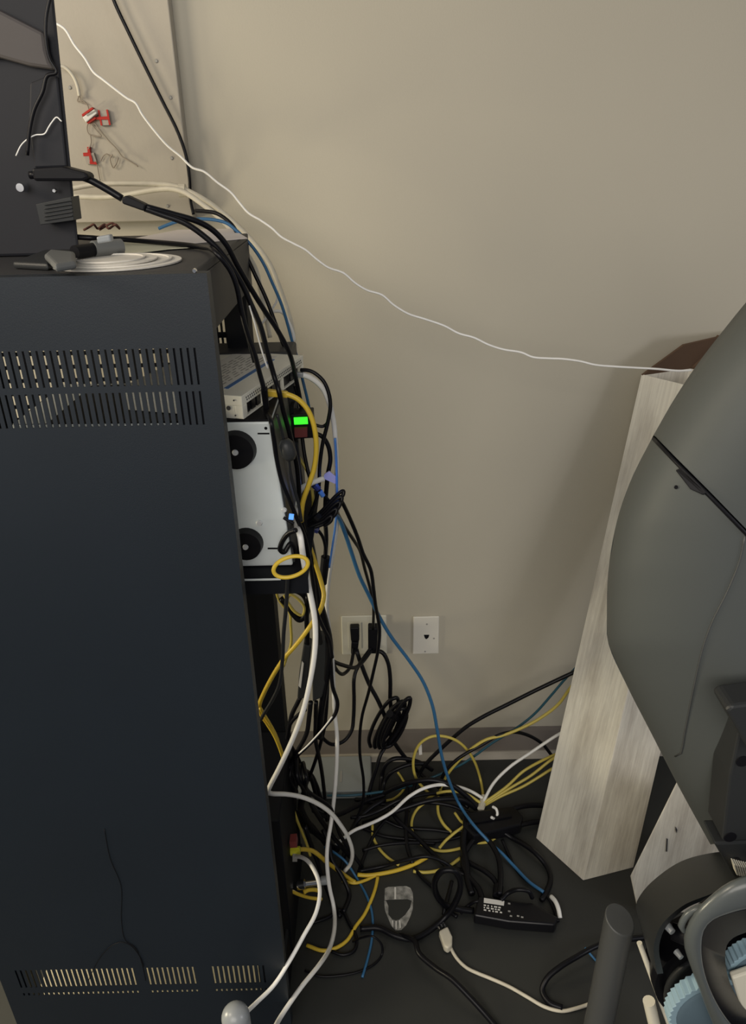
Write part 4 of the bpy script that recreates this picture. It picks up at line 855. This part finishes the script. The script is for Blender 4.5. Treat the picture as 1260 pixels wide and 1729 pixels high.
# bracket with holes
yb2 = -.905
br = MB(); br.prism(((1262, 1190), (1248, 1236), (1232, 1310), (1220, 1420), (1330, 1420), (1340, 1190)), yb2, yb2+.05); bracket = br.build('bracket', M['dgrey'], mc, bevel=.003)
for (px, py, r) in ((1254, 1285, .0085), (1233, 1413, .0085)):
    c = P(px, py, yb2-.0002); MB().cyl(c, c+Vector((0, -.0012, 0)), r, r, 20).build('bolt_hole', M['black'], bracket)
MB().prism(((1226, 1200), (1236, 1192), (1330, 1180), (1330, 1300), (1262, 1262)), yb2-.04, yb2-.001).build('bracket_cover', M['dgrey'], mc, bevel=.004)
mb = MB(); mb.prism(((1206, 1424), (1330, 1420), (1330, 1480), (1245, 1490)), yb2+.0, yb2+.04); foot = mb.build('lower_plate', M['dgrey'], mc, bevel=.003)
c = P(1243, 1453, yb2-.0002); MB().cyl(c, c+Vector((0, -.0012, 0)), .006, None, 18).build('bolt_hole', M['black'], foot)
mb = MB()
for k in range(8): mb.prism(((1240+k*4, 1461+k), (1242.4+k*4, 1461+k), (1247+k*4, 1478+k), (1244.6+k*4, 1478+k)), yb2-.012, yb2-.001)
plain(mb.build('ribbed_strip', M['cream'], mc), 'cream ribbed strip')
# drum guard: a broad curved band, its far rim higher and its near rim lower
oc = smooth2([(1260, 1436), (1203, 1440), (1151, 1454), (1110, 1481), (1086, 1505), (1074, 1528), (1080, 1556), (1092, 1600)], 30)
ic = smooth2([(1300, 1478), (1239, 1494), (1197, 1511), (1157, 1527), (1131, 1547), (1114, 1567), (1104, 1600), (1110, 1645)], 30)
bm = bmesh.new()
ro = [bm.verts.new(P(x, y, -.80)) for x, y in oc]; ri = [bm.verts.new(P(x, y, -.925)) for x, y in ic]
rm = [bm.verts.new(P((a[0]*.5+b[0]*.5) - 3, (a[1]*.5+b[1]*.5) - 3, -.868)) for a, b in zip(oc, ic)]
cen = P(1260, 1620, -.87)
bo = [bm.verts.new(v.co + (cen-v.co).normalized()*.012) for v in ro]; bi = [bm.verts.new(v.co + (cen-v.co).normalized()*.012) for v in ri]
for A_, B_ in ((ro, rm), (rm, ri), (ri, bi), (bi, bo), (bo, ro)):
    for i in range(len(A_)-1): bm.faces.new((A_[i], A_[i+1], B_[i+1], B_[i])).smooth = True
for e in (0, -1): bm.faces.new((ro[e], rm[e], ri[e], bi[e], bo[e]))
mb = MB(); mb.bm.free(); mb.bm = bm
o = mb.build('drum_guard', M['dgrey'], mc, smooth=True); o.data.set_sharp_from_angle(angle=math.radians(45))
# dark wheel inside
cw = P(1225, 1655, -.87); rw = 118*depth(cw)/FPX
MB().cyl(cw, cw+Vector((0, .05, 0)), rw, rw, 40).build('wheel', M['blackg'], mc, smooth=True, flatangle=40)
ring = [cw + Vector((math.cos(t)*rw*.86, -.012, math.sin(t)*rw*.86)) for t in [2*math.pi*i/48 for i in range(48)]]
MB().tube(ring, .006, 8, closed=True).build('wheel_rim', M['dgrey'], mc, smooth=True)
for px, py, r in ((1127, 1563, .006), (1142, 1606, .005)):
    c = P(px, py, -.915); MB().cyl(c, c+Vector((.004, -.01, 0)), r, r*.8, 14).build('bolt', M['lgrey'], mc, smooth=True, flatangle=40)
MB().cyl(P(1135, 1572, -.91), P(1185, 1590, -.93), .012, .014, 16).build('axle', M['black'], mc, smooth=True)
# rounded grey frame in front
fr = smooth2([(1360, 1462), (1262, 1477), (1228, 1491), (1200, 1512), (1172, 1540), (1157, 1570), (1155, 1594), (1165, 1628), (1180, 1668), (1196, 1710), (1225, 1765), (1300, 1820), (1420, 1840), (1520, 1750), (1510, 1560), (1440, 1475)], 70)
fi = smooth2([(1360, 1525), (1262, 1533), (1226, 1543), (1202, 1554), (1188, 1571), (1184, 1600), (1189, 1640), (1204, 1682), (1228, 1722), (1260, 1755), (1320, 1785), (1410, 1795), (1470, 1720), (1465, 1580), (1430, 1532)], 70)
def mixp(A_, B_, t): return [(p[0]*(1-t)+q[0]*t, p[1]*(1-t)+q[1]*t) for p, q in zip(A_, B_)]
mb = MB(); loops = [[P(x, y, yy) for x, y in L_] for L_, yy in ((mixp(fr, fi, .12), -.965), (fr, -.985), (mixp(fr, fi, .10), -.997), (mixp(fr, fi, .5), -1.003), (mixp(fr, fi, .86), -1.006), (fi, -1.000), (mixp(fr, fi, 1.06), -.985), (mixp(fr, fi, .9), -.965))]
LV = [[mb.bm.verts.new(p) for p in L_] for L_ in loops]
for A_, B_ in zip(LV, LV[1:] + LV[:1]):
    for i in range(70): mb.bm.faces.new((A_[i], A_[(i+1) % 70], B_[(i+1) % 70], B_[i]))
mb.build('frame', M['frame'], mc, smooth=True)
bm = bmesh.new(); a = [bm.verts.new(P(x, y, -.992)) for x, y in mixp(fr, fi, 1.05)]
cx, cy = 1320, 1655
b = [bm.verts.new(P(x, y, -.955)) for x, y in [(p[0]*.70+cx*.30, p[1]*.70+cy*.30) for p in fi]]
d = [bm.verts.new(v.co + Vector((0, .03, 0))) for v in b]; e = [bm.verts.new(v.co + Vector((0, .03, 0))) for v in a]
for i in range(70):
    j = (i+1) % 70
    for A_, B_ in ((a, b), (b, d), (d, e), (e, a)): bm.faces.new((A_[i], A_[j], B_[j], B_[i])).smooth = True
mb = MB(); mb.bm.free(); mb.bm = bm; o = mb.build('inner_dish', M['blackg'], mc, smooth=True); o.data.set_sharp_from_angle(angle=math.radians(50))
hh = [P(x, y, -.985) for x, y in smooth2([(1182, 1560), (1165, 1572), (1151, 1566), (1158, 1548), (1178, 1534), (1200, 1530)], 14)]
MB().tube(hh, .0045, 8).build('finger_loop', M['frame'], mc, smooth=True)
def knurled(px, py, rpx, y, name):
    c = P(px, py, y); r = rpx*depth(c)/FPX; n = 44
    A = []
    for i in range(n*2):
        t = math.pi*i/n; rr = r*(1.0 if i % 2 else .95); A.append(c + Vector((math.cos(t)*rr, 0, math.sin(t)*rr)))
    w = MB().loft(A, [p + Vector((0, .022, 0)) for p in A]).build(name, M['ltblue'], mc, bevel=.0008)
    MB().cyl(c + Vector((0, -.0005, 0)), c + Vector((0, -.004, 0)), r*.86, r*.78, 36).build('face', M['stblue'], w, smooth=True, flatangle=40)
    return w
plain(knurled(1222, 1712, 92, -.945, 'ribbed_wheel'), 'pale blue ribbed wheel')
plain(knurled(1298, 1645, 74, -.935, 'ribbed_wheel'), 'pale blue ribbed wheel')
plain(MB().prism(((1236, 1652), (1300, 1630), (1330, 1700), (1275, 1720), (1250, 1700)), -.952, -.941).build('cream_block', M['cream'], mc, bevel=.003), 'cream block')
# short grey post, slim rod and feet reaching the floor
pa, pb = P(1047, 1552, -.80), F(1026, 1880, 0)
pb = Vector((pa.x - .012, pa.y - .02, 0))
mb = MB(); mb.cyl(pb, pa, .0255, .0245, 32)
for v in mb.bm.verts:
    if v.co.z > pa.z - .01: v.co.z += (v.co.x - pa.x)*-.25 + (v.co.y-pa.y)*.35
mb.build('post', M['mgrey'], mc, smooth=True, bevel=.002).data.set_sharp_from_angle(angle=math.radians(40))
plain(MB().cyl(P(1080, 1592, -.83), P(1136, 1745, -.87), .0045, .0045, 14).build('rod', M['cream'], mc, smooth=True, flatangle=40), 'slim cream rod')
plain(MB().cyl(P(1096, 1690, -.86), P(1112, 1760, -.87), .010, .010, 14).build('rod_end', M['cream'], mc, smooth=True, flatangle=40), 'short cream stub')
MB().box((cw.x-.02, -.86, 0), (cw.x+.03, -.80, cw.z)).build('leg', M['dgrey'], mc)
mm = P(1300, 1450, -.84); MB().box((mm.x, -.88, 0), (mm.x+.06, -.80, mm.z)).build('leg', M['dgrey'], mc)

# grey domed post at lower left and a scrap of white cable
kp = P(397, 1712, -.86)
kn = empty('domed_post', Vector((kp.x, kp.y, 0)), 'grey domed post end in front of the rack panel at the bottom', 'post')
mb = MB(); r = .0235
prof = [(r*math.cos(t), r*math.sin(t)) for t in [math.pi/2*i/8 for i in range(9)]]
rings = [[Vector((kp.x + R*math.cos(q), kp.y + R*math.sin(q), kp.z - .008 + z)) for q in [2*math.pi*j/24 for j in range(24)]] for R, z in prof[:-1]]
mb.loft([Vector((p.x, p.y, kp.z-.05)) for p in rings[0]], rings[0], cap=False)
for k in range(len(rings)-1): mb.loft(rings[k], rings[k+1], cap=(False))
top_ = mb.bm.verts.new((kp.x, kp.y, kp.z-.008+r)); vs = [mb.bm.verts.new(p) for p in rings[-1]]
for j in range(24): mb.bm.faces.new((vs[j], vs[(j+1) % 24], top_))
bmesh.ops.remove_doubles(mb.bm, verts=mb.bm.verts, dist=1e-5)
mb.build('dome_cap', M['lgrey'], kn, smooth=True)
MB().cyl((kp.x, kp.y, 0), (kp.x, kp.y, kp.z-.04), .018, .018, 20).build('shaft', M['dgrey'], kn, smooth=True, flatangle=40)
cable('wcable', 5, 'short white cable scrap at the bottom beside the grey domed post', [(446, 1701, 0), (456, 1704), (468, 1702), (478, 1697, 0)])
